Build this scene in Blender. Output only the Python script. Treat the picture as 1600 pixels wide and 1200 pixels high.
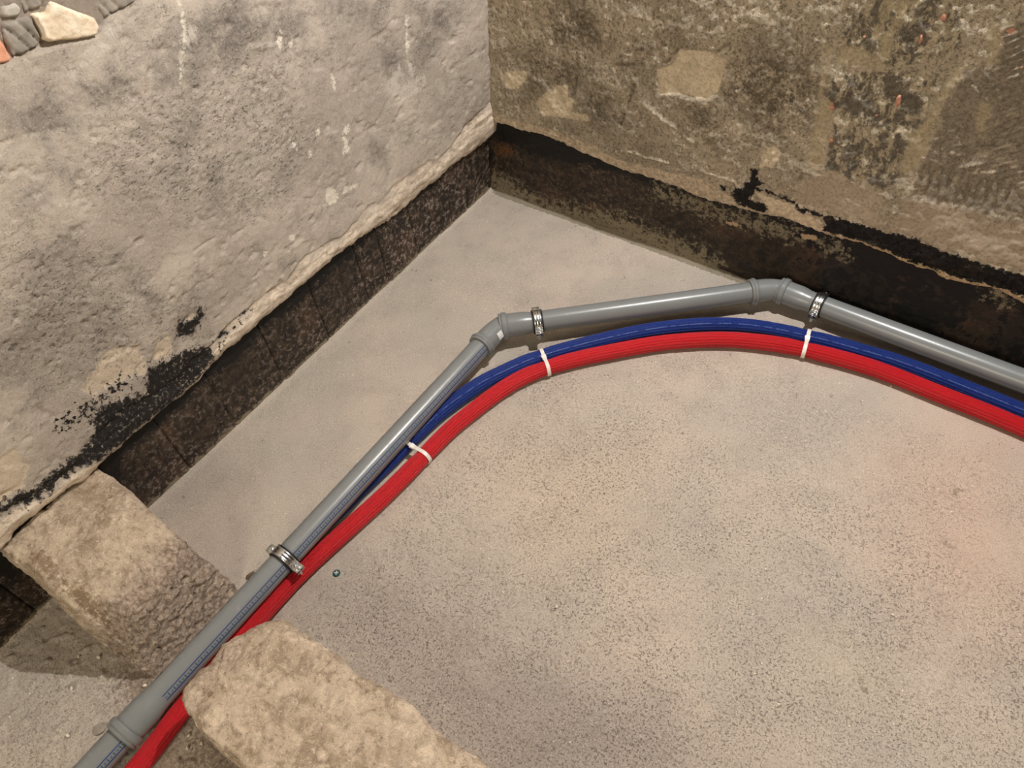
import bpy, math
import numpy as np
from mathutils import Vector, Matrix

# ------------------------------------------------------------------ camera, light, exposure
S = bpy.context.scene
for o in list(bpy.data.objects):
    bpy.data.objects.remove(o)
COL = S.collection

cam = bpy.data.cameras.new('camera')
cam.sensor_width = 36.0
cam.lens = 27.5452
cam.clip_start = 0.02
camo = bpy.data.objects.new('camera', cam)
COL.objects.link(camo)
right = Vector((0.81724254, 0.56900261, -0.09138185))
up = Vector((-0.39346592, 0.66677252, 0.63292889))
fwd = Vector((-0.42106909, 0.48130078, -0.76879801))
m = Matrix((right, up, -fwd)).transposed().to_4x4()
m.translation = Vector((1.258633, -1.470018, 1.416404))
camo.matrix_world = m
S.camera = camo

S.view_settings.view_transform = 'Standard'
S.view_settings.look = 'None'
S.view_settings.exposure = 0.0
S.view_settings.gamma = 1.0
S.view_settings.use_curve_mapping = False

w = bpy.data.worlds.new('world')
S.world = w
w.use_nodes = True
w.node_tree.nodes['Background'].inputs[0].default_value = (1.0, 0.88, 0.66, 1)
w.node_tree.nodes['Background'].inputs[1].default_value = 0.038


def lamp(name, kind, loc, power, color, size, target=None):
    d = bpy.data.lights.new(name, kind)
    d.energy = power
    d.color = color
    if kind == 'AREA':
        d.shape = 'DISK'
        d.size = size
    else:
        d.shadow_soft_size = size
    o = bpy.data.objects.new(name, d)
    COL.objects.link(o)
    o.location = loc
    if target is not None:
        o.rotation_euler = (Vector(target) - Vector(loc)).to_track_quat('-Z', 'Y').to_euler()
    return o


# bare bulb hanging close to the right wall, and a second, larger lamp further back in the room
lamp('wall_bulb', 'POINT', (1.08, -0.075, 2.05), 140.0, (1.0, 0.985, 0.968), 0.02)
lamp('room_lamp', 'AREA', (1.3, -3.4, 1.7), 34.0, (1.0, 0.90, 0.71), 1.0, (0.6, -0.2, 0.3))

# ------------------------------------------------------------------ traced outlines, millimetres on each surface
F_L = {'tar':[[(-1113,324),(-1079,308),(-1034,289),(-989,262),(-992,235),(-1024,219),(-1074,214),(-1117,217),(-1159,222),(-1201,227),(-1239,223),(-1267,228),(-1306,239),(-1345,246),(-1391,248),(-1431,259),(-1463,276),(-1493,288),(-1482,305),(-1439,293),(-1398,273),(-1364,278),(-1325,271),(-1285,272),(-1260,297),(-1249,324),(-1216,321),(-1182,303),(-1150,275),(-1130,302)],[(-1017,362),(-1008,363),(-1005,353),(-994,345),(-975,345),(-976,357),(-967,356),(-954,343),(-973,328),(-998,313),(-1018,319),(-1030,337)],[(-891,270),(-876,273),(-874,265),(-885,261)],[(-964,266),(-942,266),(-941,258),(-959,257)]],'speck':[[(-1320,374),(-1249,363),(-1164,352),(-1133,311),(-1176,317),(-1242,320),(-1312,322)],[(-1123,329),(-1023,288),(-959,257),(-901,263),(-886,256),(-970,237),(-998,234)]],'pale':[[(-1234,384),(-1196,395),(-1175,414),(-1142,413),(-1112,380),(-1108,342),(-1126,317),(-1158,336),(-1190,350),(-1225,355),(-1232,376)],[(-1072,358),(-1047,350),(-1058,322),(-1075,310),(-1096,326),(-1089,347)],[(-1421,377),(-1382,378),(-1383,328),(-1414,295),(-1448,299),(-1468,306)],[(-1022,345),(-1032,345),(-1018,369),(-1011,363)],[(-1006,358),(-980,357),(-973,347),(-993,344)]],'chip':[[(-575,389),(-560,384),(-550,355),(-565,344),(-584,350),(-588,372)],[(-525,363),(-507,353),(-487,348),(-486,339),(-522,344),(-537,351)],[(-621,539),(-615,532),(-617,513),(-623,522)],[(-586,495),(-583,489),(-588,477),(-592,486)],[(-490,474),(-479,459),(-484,433),(-505,434),(-491,453)],[(-477,490),(-464,486),(-475,468),(-487,480)],[(-473,610),(-466,604),(-473,571),(-481,576)],[(-550,527),(-544,521),(-551,509),(-556,516)],[(-736,879),(-732,877),(-749,831),(-759,810),(-763,812),(-754,833)],[(-772,806),(-768,804),(-796,757),(-799,759)],[(-249,635),(-244,632),(-257,555),(-263,557)],[(-565,747),(-561,739),(-576,711),(-583,717)],[(-549,721),(-544,716),(-548,701),(-553,706)],[(-711,356),(-697,350),(-701,337),(-713,346)],[(-785,367),(-775,363),(-781,354),(-787,357)]],'smear':[[(-297,544),(-285,530),(-295,500),(-305,517)],[(-263,535),(-249,512),(-255,495),(-269,507)],[(-746,830),(-740,821),(-747,808),(-757,811)],[(-862,927),(-848,921),(-864,888),(-886,868),(-890,875)],[(-331,507),(-234,484),(-239,467),(-286,468),(-332,484)],[(-979,852),(-897,868),(-890,860),(-926,861)]],'dark':[[(-442,754),(-296,693),(-308,671),(-336,649),(-372,663),(-396,694),(-440,713)],[(-218,638),(-156,615),(-101,573),(-118,553),(-172,560),(-184,516),(-215,508),(-235,521),(-223,583)],[(-337,586),(-306,583),(-285,565),(-267,529),(-289,532),(-334,563)],[(-734,833),(-625,831),(-524,789),(-515,730),(-586,726),(-622,755),(-702,751),(-774,757),(-852,778),(-930,782),(-949,803),(-978,830),(-928,857),(-846,816)],[(-1069,858),(-1050,858),(-1027,844),(-1014,849),(-987,829),(-987,791),(-1015,793),(-1063,823),(-1081,839)],[(-1041,805),(-1032,782),(-1047,768),(-1045,737),(-1049,726),(-1079,739),(-1112,743),(-1066,769)],[(-1135,742),(-1090,740),(-1093,727),(-1113,719),(-1129,708),(-1146,730)],[(-1152,650),(-1119,659),(-1095,648),(-1105,637),(-1135,639)],[(-1115,615),(-1102,594),(-1104,570),(-1121,584)],[(-1065,579),(-1036,569),(-1030,537),(-1041,433),(-1051,416),(-1058,465),(-1051,507),(-1069,549)],[(-1286,567),(-1259,545),(-1255,505),(-1286,491),(-1318,519)],[(-801,720),(-788,703),(-810,690),(-825,703)],[(-861,672),(-844,668),(-846,650),(-860,652)],[(-803,584),(-786,569),(-798,544),(-822,530),(-816,564)],[(-410,405),(-385,378),(-387,338),(-413,364)]],'rough':[[(-943,772),(-839,768),(-707,742),(-627,745),(-586,687),(-606,560),(-684,509),(-840,542),(-931,604),(-1003,692)],[(-1195,711),(-1114,637),(-1065,495),(-986,358),(-1045,339),(-1229,410),(-1315,532)],[(-600,655),(-576,542),(-623,478),(-762,458),(-839,512),(-690,535)]],'recess':[[(-1016,1018),(-737,905),(-786,895),(-812,898),(-854,897),(-871,892),(-891,883),(-949,898),(-987,906),(-1023,908),(-1049,912),(-1082,922)]]}
F_LL = {'groove':[[(-465,617),(-468,557),(-476,493)],[(-429,644),(-445,549)],[(-412,661),(-413,606),(-418,507)],[(-588,793),(-582,727)],[(-944,467),(-909,472),(-870,467)],[(-594,242),(-480,237),(-406,244),(-287,218)],[(-1109,822),(-1078,819),(-1014,795),(-947,754)],[(-734,518),(-690,535),(-621,546)]],'ridge':[[(-636,743),(-587,724),(-584,693)],[(-1168,551),(-1133,521),(-1134,498)]]}
F_LP = {'stone':[(-968,951),(-947,945),(-933,955),(-921,943),(-907,930),(-892,916),(-884,907),(-884,896),(-894,885),(-914,890),(-943,900),(-964,908),(-971,916),(-968,929)],'brick':[(-1038,972),(-1018,957),(-1024,943),(-1024,934),(-1025,913),(-1031,910),(-1047,914),(-1072,921)],'ma':[(-1014,955),(-1007,958),(-992,954),(-970,950),(-970,932),(-971,921),(-979,910),(-997,909),(-1022,912),(-1023,927),(-1019,943)],'mb':[(-998,975),(-978,972),(-974,962),(-984,955),(-1000,958),(-1007,965)],'mc':[(-962,979),(-929,965),(-945,952),(-975,955),(-972,970)],'me':[(-853,933),(-778,901),(-815,899),(-854,900),(-868,901),(-869,916)]}
F_LE = [(25,202),(-99,195),(-169,202),(-240,193),(-294,192),(-374,186),(-455,193),(-548,212),(-625,220),(-686,219),(-764,220),(-803,216),(-889,218),(-995,216),(-1055,203),(-1116,210),(-1208,214),(-1279,216),(-1305,211),(-1333,207),(-1359,220),(-1383,221),(-1408,225),(-1452,221),(-1479,222),(-1517,214),(-1594,215)]
F_R = {'tar':[[(770,331),(789,337),(788,316),(807,307),(791,293),(822,289),(827,283),(804,287),(789,279),(782,256),(820,249),(823,226),(799,223),(770,225),(737,240),(738,268),(762,282),(759,291),(772,302),(773,315)],[(886,264),(888,291),(895,276),(917,276),(947,270),(941,264),(914,269),(900,257)],[(822,290),(856,288),(886,287),(884,279),(853,280)],[(946,273),(967,275),(1021,279),(1075,279),(1141,285),(1186,276),(1228,279),(1269,274),(1313,277),(1369,281),(1393,219),(1344,230),(1294,230),(1231,222),(1183,222),(1132,227),(1081,234),(1038,240),(977,230),(955,228),(958,251)],[(705,265),(717,266),(723,250),(709,256)]],'lip':[[(964,224),(1004,237),(1037,243),(1081,234),(1132,229),(1183,224),(1230,225),(1274,233),(1310,244),(1343,233),(1394,218),(1402,195),(1352,210),(1298,217),(1236,206),(1136,214),(1084,221),(1042,225),(980,216)],[(1037,243),(1074,244),(1078,228),(1049,223)]],'pale':[[(94,391),(126,408),(175,420),(173,397),(140,363),(110,361)],[(197,342),(228,377),(264,403),(292,415),(294,385),(312,378),(302,344),(353,350),(353,332),(214,311)],[(527,511),(564,530),(579,566),(640,576),(683,569),(678,522),(674,492),(655,469),(587,466),(538,454)],[(791,277),(829,273),(881,275),(916,261),(946,255),(952,227),(890,225),(828,237)],[(791,387),(820,411),(832,384),(816,351),(792,346)]],'smooth':[[(873,640),(885,637),(888,540),(909,532),(918,493),(918,434),(910,377),(893,371),(886,447),(885,526)],[(1102,648),(1109,658),(1111,620),(1101,583),(1101,531),(1104,481),(1090,429),(1069,419),(1065,455),(1066,511),(1085,546),(1087,592)],[(963,678),(982,688),(990,666),(985,616),(961,617),(967,647)],[(1124,731),(1139,731),(1151,696),(1158,664),(1144,666)],[(1156,595),(1173,606),(1178,585),(1179,534),(1161,555)],[(897,640),(940,655),(969,631),(938,615),(898,609)],[(957,739),(973,742),(961,672),(950,669)],[(983,744),(998,746),(984,682),(975,686)]],'pink':[[(882,343),(958,374),(1045,367),(1065,342),(1076,285),(1020,284),(964,288),(896,289)],[(1101,371),(1181,377),(1263,374),(1314,397),(1356,287),(1256,286),(1080,286)]],'dark':[[(685,559),(701,596),(779,607),(835,613),(871,593),(882,539),(868,483),(812,417),(764,449),(687,488),(679,515)],[(107,445),(204,475),(316,485),(355,466),(319,408),(208,359),(183,339),(176,428)],[(319,408),(407,431),(445,358),(353,332)],[(585,446),(653,456),(675,439),(673,350),(631,371)],[(250,608),(358,628),(422,542),(321,481),(235,516)],[(485,570),(559,599),(561,565),(518,527),(455,527)]],'mort':[[(904,584),(939,612),(985,616),(1044,634),(1087,629),(1087,592),(1085,546),(1066,511),(1063,449),(1063,417),(1055,379),(998,375),(952,383),(923,381),(922,457),(919,514),(897,542)],[(907,672),(944,747),(1078,771),(1102,700),(1078,656),(1004,627),(984,620),(913,647)]],'comb':[[(1120,646),(1153,663),(1156,697),(1148,733),(1178,754),(1314,397),(1193,386),(1101,371),(1094,415),(1106,485),(1102,564),(1107,616)]]}
F_RL = {'groove':[[(481,473),(461,413),(442,349)],[(423,494),(495,514),(551,532),(565,552),(583,574),(607,577),(661,578),(686,604)],[(455,533),(494,548)],[(320,441),(313,390)],[(1180,517),(1195,515),(1204,527)],[(878,325),(886,358)]],'ridge':[[(507,417),(583,381),(633,354)],[(577,346),(646,338)],[(105,174),(216,256),(425,291),(513,283),(623,288),(743,287)],[(959,369),(1000,367),(1052,366),(1072,361),(1088,318)],[(588,459),(661,458)],[(1119,509),(1157,512)],[(1128,487),(1162,492)],[(1167,466),(1195,481),(1193,456)],[(1206,467),(1242,473)],[(1123,550),(1152,546),(1158,532)]]}
F_RE = [(53,238),(92,239),(113,241),(185,243),(265,242),(332,225),(416,220),(490,219),(595,214),(647,208),(713,209),(764,213),(831,218),(898,224),(946,219),(993,222),(1048,228),(1084,223),(1135,216),(1187,211),(1235,208),(1281,214),(1317,222),(1351,212),(1376,204),(1437,195)]
F_FR = [(1052,728,14,15),(1025,569,11,23),(1031,687,7,19),(1160,727,15,14),(911,526,11,19),(927,453,10,10),(937,670,7,9),(1059,578,6,6),(996,528,7,7),(1155,773,14,7),(1050,679,7,6),(1196,673,7,8)]
F_B = {'slurry':[[(11,61),(50,63),(82,47),(191,23),(298,41),(400,57),(449,71),(498,52),(592,52),(664,54),(729,28),(744,-20),(691,-33),(550,-38),(421,-31),(208,-39),(3,-33)],[(541,196),(599,191),(643,184),(719,178),(732,169),(688,160),(618,165),(547,173)],[(738,185),(790,191),(888,210),(899,177),(833,170),(753,168)],[(952,188),(1003,190),(1014,175),(978,172)],[(1312,204),(1341,208),(1341,190),(1320,187)]],'tan':[[(721,159),(754,166),(768,158),(739,152)],[(906,193),(942,202),(949,190),(916,181)]],'rust':[[(42,161),(96,173),(99,158),(44,136)]],'crack':[[(297,11),(349,27),(390,25),(450,31),(495,20),(440,11),(380,8),(328,8)]]}
F_S = {'pale':[(1274,-818),(1344,-759),(1451,-783),(1468,-835),(1391,-860),(1296,-871)],'pink':[(1267,-321),(1473,-101),(1633,-572),(1440,-641),(1339,-539)],'warm':[(587,-733),(842,-618),(891,-836),(743,-912)],'stub_shade':[(555,-1207),(887,-1164),(1086,-1060),(1170,-1103),(987,-1307)]}


# ------------------------------------------------------------------ numpy helpers


def _h(ix, iy, iz, seed):
    n = (ix.astype(np.int64) * 374761393 + iy.astype(np.int64) * 668265263 + iz.astype(np.int64) * 2147483647 + seed * 974634777) & 0xFFFFFFFF
    n = ((n ^ (n >> 13)) * 1274126177) & 0xFFFFFFFF
    n = ((n ^ (n >> 15)) * 2246822519) & 0xFFFFFFFF
    return ((n ^ (n >> 16)) & 0xFFFF) / 65535.0


def vn2(x, y, seed=0):
    x0 = np.floor(x); y0 = np.floor(y)
    fx = x - x0; fy = y - y0
    fx = fx * fx * fx * (fx * (fx * 6 - 15) + 10); fy = fy * fy * fy * (fy * (fy * 6 - 15) + 10)
    z = np.zeros_like(x0)
    a = _h(x0, y0, z, seed); b = _h(x0 + 1, y0, z, seed)
    c = _h(x0, y0 + 1, z, seed); d = _h(x0 + 1, y0 + 1, z, seed)
    return (a + (b - a) * fx) * (1 - fy) + (c + (d - c) * fx) * fy


def vn3(x, y, z, seed=0):
    x0 = np.floor(x); y0 = np.floor(y); z0 = np.floor(z)
    fx = x - x0; fy = y - y0; fz = z - z0
    fx = fx * fx * (3 - 2 * fx); fy = fy * fy * (3 - 2 * fy); fz = fz * fz * (3 - 2 * fz)
    r = 0
    for dz in (0, 1):
        a = _h(x0, y0, z0 + dz, seed); b = _h(x0 + 1, y0, z0 + dz, seed)
        c = _h(x0, y0 + 1, z0 + dz, seed); d = _h(x0 + 1, y0 + 1, z0 + dz, seed)
        v = (a + (b - a) * fx) * (1 - fy) + (c + (d - c) * fx) * fy
        r = r + v * (fz if dz else 1 - fz)
    return r


def fb2(x, y, f, octv=4, seed=0, gain=0.5):
    t = 0; a = 1.0; s = 0
    for i in range(octv):
        t = t + a * (vn2(x * f + 13.7 * i, y * f - 7.1 * i, seed + i) - 0.5); s += a
        a *= gain; f *= 2.03
    return t / s * 2


def fb3(x, y, z, f, octv=4, seed=0, gain=0.5):
    t = 0; a = 1.0; s = 0
    for i in range(octv):
        t = t + a * (vn3(x * f + 3.7 * i, y * f - 7.1 * i, z * f + 1.3 * i, seed + i) - 0.5); s += a
        a *= gain; f *= 2.03
    return t / s * 2


def ss(x, a, b):
    t = np.clip((x - a) / (b - a), 0, 1)
    return t * t * (3 - 2 * t)


def segd(px, py, a, b):
    dx = b[0] - a[0]; dy = b[1] - a[1]
    t = np.clip(((px - a[0]) * dx + (py - a[1]) * dy) / (dx * dx + dy * dy + 1e-12), 0, 1)
    return np.hypot(px - a[0] - t * dx, py - a[1] - t * dy)


def poly_mask(U, V, polys, wd):
    """soft inside mask, 0.5 on the outline, over +-wd metres"""
    M = np.zeros(U.shape)
    for p in polys:
        p = [(a / 1000.0, b / 1000.0) for a, b in p]
        us = [q[0] for q in p]; vs = [q[1] for q in p]
        sel = (U > min(us) - 2 * wd) & (U < max(us) + 2 * wd) & (V > min(vs) - 2 * wd) & (V < max(vs) + 2 * wd)
        if not sel.any():
            continue
        x = U[sel]; y = V[sel]
        ins = np.zeros(x.shape, bool); d = np.full(x.shape, 9.0)
        for i in range(len(p)):
            a = p[i]; b = p[(i + 1) % len(p)]
            d = np.minimum(d, segd(x, y, a, b))
            c = (a[1] > y) != (b[1] > y)
            xi = (b[0] - a[0]) * (y - a[1]) / ((b[1] - a[1]) + 1e-12) + a[0]
            ins ^= c & (x < xi)
        s = np.where(ins, d, -d)
        M[sel] = np.maximum(M[sel], np.clip(0.5 + s / (2 * wd), 0, 1))
    return M


def line_mask(U, V, lines, wd):
    M = np.zeros(U.shape)
    for p in lines:
        p = [(a / 1000.0, b / 1000.0) for a, b in p]
        us = [q[0] for q in p]; vs = [q[1] for q in p]; mg = 3 * wd
        sel = (U > min(us) - mg) & (U < max(us) + mg) & (V > min(vs) - mg) & (V < max(vs) + mg)
        if not sel.any():
            continue
        x = U[sel]; y = V[sel]; d = np.full(x.shape, 9.0)
        for i in range(len(p) - 1):
            d = np.minimum(d, segd(x, y, p[i], p[i + 1]))
        M[sel] = np.maximum(M[sel], np.exp(-(d / wd) ** 2))
    return M


def axis(lo, a, b, hi, st, grow=1.25):
    mid = np.arange(a, b + st * 0.5, st)

    def out(span):
        r = []; s = st; t = 0
        while t < span:
            s *= grow; t += s; r.append(min(t, span))
        return np.array(r)
    L = a - out(a - lo)[::-1] if lo < a - 1e-9 else np.array([])
    H = b + out(hi - b) if hi > b + 1e-9 else np.array([])
    if len(H):
        H = H + (mid[-1] - b)
    return np.concatenate([L, mid, H])


# ------------------------------------------------------------------ object helpers
def link(name, me, mat=None, parent=None):
    if mat is not None:
        me.materials.append(mat)
    o = bpy.data.objects.new(name, me)
    COL.objects.link(o)
    if parent is not None:
        o.parent = parent
    return o


def tag(o, label=None, cat=None, group=None, kind=None):
    if label: o['label'] = label
    if cat: o['category'] = cat
    if group: o['group'] = group
    if kind: o['kind'] = kind
    return o


def empty(name, loc=(0, 0, 0)):
    o = bpy.data.objects.new(name, None)
    o.empty_display_size = 0.05
    o.location = loc
    COL.objects.link(o)
    return o


def np_mesh(name, P, F, attrs=None, uv=None, smooth=True):
    me = bpy.data.meshes.new(name)
    P = np.asarray(P, np.float32).reshape(-1, 3); F = np.asarray(F, np.int32)
    me.vertices.add(len(P)); me.vertices.foreach_set('co', P.ravel())
    k = F.shape[1]
    me.loops.add(F.size); me.loops.foreach_set('vertex_index', F.ravel())
    me.polygons.add(len(F))
    me.polygons.foreach_set('loop_start', np.arange(0, F.size, k, dtype=np.int32))
    me.polygons.foreach_set('loop_total', np.full(len(F), k, np.int32))
    me.update(calc_edges=True)
    if smooth:
        me.polygons.foreach_set('use_smooth', np.ones(len(F), bool))
    if attrs:
        for kx, v in attrs.items():
            a = me.attributes.new(kx, 'FLOAT', 'POINT')
            a.data.foreach_set('value', np.asarray(v, np.float32).ravel())
    if uv is not None:
        l = me.uv_layers.new(name='uv')
        l.data.foreach_set('uv', np.asarray(uv, np.float32)[F.ravel()].ravel())
    return me


def grid_faces(n, m_, closed=False, flip=False):
    i = np.arange(n - 1)[:, None]; j = np.arange(m_ if closed else m_ - 1)[None, :]
    j2 = (j + 1) % m_
    a = i * m_ + j; b = i * m_ + j2; c = (i + 1) * m_ + j2; d = (i + 1) * m_ + j
    f = np.stack([a, b, c, d], -1).reshape(-1, 4)
    return f[:, ::-1] if flip else f


def pymesh(name, verts, faces, smooth=False):
    me = bpy.data.meshes.new(name)
    me.from_pydata([tuple(v) for v in verts], [], faces)
    me.update()
    if smooth:
        for p in me.polygons: p.use_smooth = True
    return me


# ------------------------------------------------------------------ material helpers
def lin(r, g, b):
    f = lambda c: (c / 255 / 12.92) if c / 255 <= 0.04045 else ((c / 255 + 0.055) / 1.055) ** 2.4
    return (f(r), f(g), f(b), 1.0)


class Mat:
    def __init__(s, name):
        s.m = bpy.data.materials.new(name); s.m.use_nodes = True
        s.t = s.m.node_tree; s.b = s.t.nodes['Principled BSDF']
        s._c = None

    def n(s, typ, **kw):
        x = s.t.nodes.new(typ)
        for k, v in kw.items():
            setattr(x, k, v)
        return x

    def put(s, sock, v):
        if hasattr(v, 'is_output'):
            s.t.links.new(v, sock)
        else:
            sock.default_value = v

    def co(s):
        if s._c is None:
            s._c = s.n('ShaderNodeTexCoord').outputs['Object']
        return s._c

    def uv(s):
        return s.n('ShaderNodeUVMap', uv_map='uv').outputs[0]

    def vmap(s, v, scale=(1, 1, 1), loc=(0, 0, 0)):
        x = s.n('ShaderNodeMapping')
        s.put(x.inputs[0], v); x.inputs['Scale'].default_value = scale; x.inputs['Location'].default_value = loc
        return x.outputs[0]

    def noise(s, sc, det=4, ro=0.55, dist=0.0, vec=None):
        x = s.n('ShaderNodeTexNoise')
        s.put(x.inputs['Vector'], vec if vec is not None else s.co())
        x.inputs['Scale'].default_value = sc; x.inputs['Detail'].default_value = det
        x.inputs['Roughness'].default_value = ro; x.inputs['Distortion'].default_value = dist
        return x.outputs['Fac']

    def vor(s, sc, feat='F1', vec=None, out='Distance', rnd=1.0):
        x = s.n('ShaderNodeTexVoronoi', feature=feat)
        s.put(x.inputs['Vector'], vec if vec is not None else s.co())
        x.inputs['Scale'].default_value = sc; x.inputs['Randomness'].default_value = rnd
        return x.outputs[out]

    def attr(s, name):
        return s.n('ShaderNodeAttribute', attribute_name=name).outputs['Fac']

    def mth(s, op, a, b=0.0, c=None, clamp=False):
        x = s.n('ShaderNodeMath', operation=op); x.use_clamp = clamp
        s.put(x.inputs[0], a); s.put(x.inputs[1], b)
        if c is not None: s.put(x.inputs[2], c)
        return x.outputs[0]

    def step(s, v, a, b, lo=0.0, hi=1.0):
        x = s.n('ShaderNodeMapRange', interpolation_type='SMOOTHSTEP')
        s.put(x.inputs[0], v)
        for i, q in enumerate((a, b, lo, hi)): s.put(x.inputs[1 + i], q)
        return x.outputs[0]

    def mix(s, f, a, b, mode='MIX'):
        x = s.n('ShaderNodeMix', data_type='RGBA', blend_type=mode)
        s.put(x.inputs[0], f); s.put(x.inputs[6], a); s.put(x.inputs[7], b)
        return x.outputs[2]

    def edge(s, at, noise, amp=0.8, soft=0.06, thr=0.5):
        """turn a soft traced mask into a crisp, ragged one"""
        a = s.attr(at) if isinstance(at, str) else at
        v = s.mth('ADD', a, s.mth('MULTIPLY', s.mth('SUBTRACT', noise, 0.5), amp * 2.0))
        return s.mth('MULTIPLY', s.step(v, thr - soft, thr + soft), s.step(a, 0.0, 0.08))

    def bump(s, h, strength=0.5, dist=0.002, chain=None):
        x = s.n('ShaderNodeBump'); s.put(x.inputs['Height'], h)
        s.put(x.inputs['Strength'], strength); x.inputs['Distance'].default_value = dist
        if chain is not None: s.put(x.inputs['Normal'], chain)
        return x.outputs[0]

    def fin(s, col, rough=0.9, metal=0.0, normal=None, spec=0.3):
        s.put(s.b.inputs['Base Color'], col); s.put(s.b.inputs['Roughness'], rough)
        s.put(s.b.inputs['Metallic'], metal); s.put(s.b.inputs['Specular IOR Level'], spec)
        if normal is not None: s.put(s.b.inputs['Normal'], normal)
        return s.m


def mat_floor():
    M = Mat('screed')
    n1 = M.noise(3.2, 3, 0.5); n2 = M.noise(11, 5, 0.6); n3 = M.noise(90, 4, 0.65); n4 = M.noise(420, 3, 0.7)
    c = M.mix(M.step(n1, 0.38, 0.64), lin(179, 169, 157), lin(191, 177, 163))
    c = M.mix(M.step(n2, 0.4, 0.7, 0, 0.6), c, lin(168, 157, 146))
    c = M.mix(M.mth('MULTIPLY', M.attr('pink'), 0.55), c, lin(205, 170, 150))
    c = M.mix(M.mth('MULTIPLY', M.attr('warm'), 0.25), c, lin(196, 172, 138))
    c = M.mix(M.mth('MULTIPLY', M.attr('pale'), 0.5), c, lin(194, 180, 160))
    c = M.mix(M.mth('MULTIPLY', M.attr('stub_shade'), 0.65), c, lin(150, 139, 133))  # soft shadow beside the foreground stub, painted into the floor colour
    # gritty, worn screed: crumbs and little pits, less where it was trowelled smooth
    rough = M.mth('MULTIPLY', M.attr('rough'), M.step(M.noise(7, 4, 0.6), 0.3, 0.62, 0.35, 1.0))
    pit = M.noise(230, 4, 0.62, 0.7)
    pitm = M.mth('MULTIPLY', M.step(pit, 0.545, 0.64), rough)
    pit2 = M.mth('MULTIPLY', M.step(M.noise(75, 5, 0.7, 1.2), 0.63, 0.70), M.step(n2, 0.4, 0.6, 0.3, 1))
    c = M.mix(M.mth('MULTIPLY', pitm, 0.72), c, lin(108, 95, 85))  # pits darkened: their shade is put into the colour
    c = M.mix(M.mth('MULTIPLY', pit2, 0.6), c, lin(105, 94, 86))
    c = M.mix(M.step(n4, 0.5, 0.72, 0, 0.7), c, lin(222, 204, 186))
    c = M.mix(M.step(n4, 0.5, 0.32, 0, 0.45), c, lin(140, 124, 112))
    c = M.mix(M.step(M.vor(36), 0.075, 0.04), c, lin(222, 208, 186))
    c = M.mix(M.mth('MULTIPLY', M.edge('brown_mark', M.noise(130, 5, 0.7), 1.2, 0.25), 0.75), c, lin(124, 108, 92))
    c = M.mix(M.edge('skim_shade', n3, 0.6), c, lin(140, 130, 112))
    h = M.mth('SUBTRACT', M.mth('ADD', M.mth('MULTIPLY', n3, 0.6), M.mth('MULTIPLY', n4, 0.5)), M.mth('ADD', M.mth('MULTIPLY', pitm, 0.9), pit2))
    return M.fin(c, 0.88, 0, M.bump(h, 0.75, 0.0016), 0.25)


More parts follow.
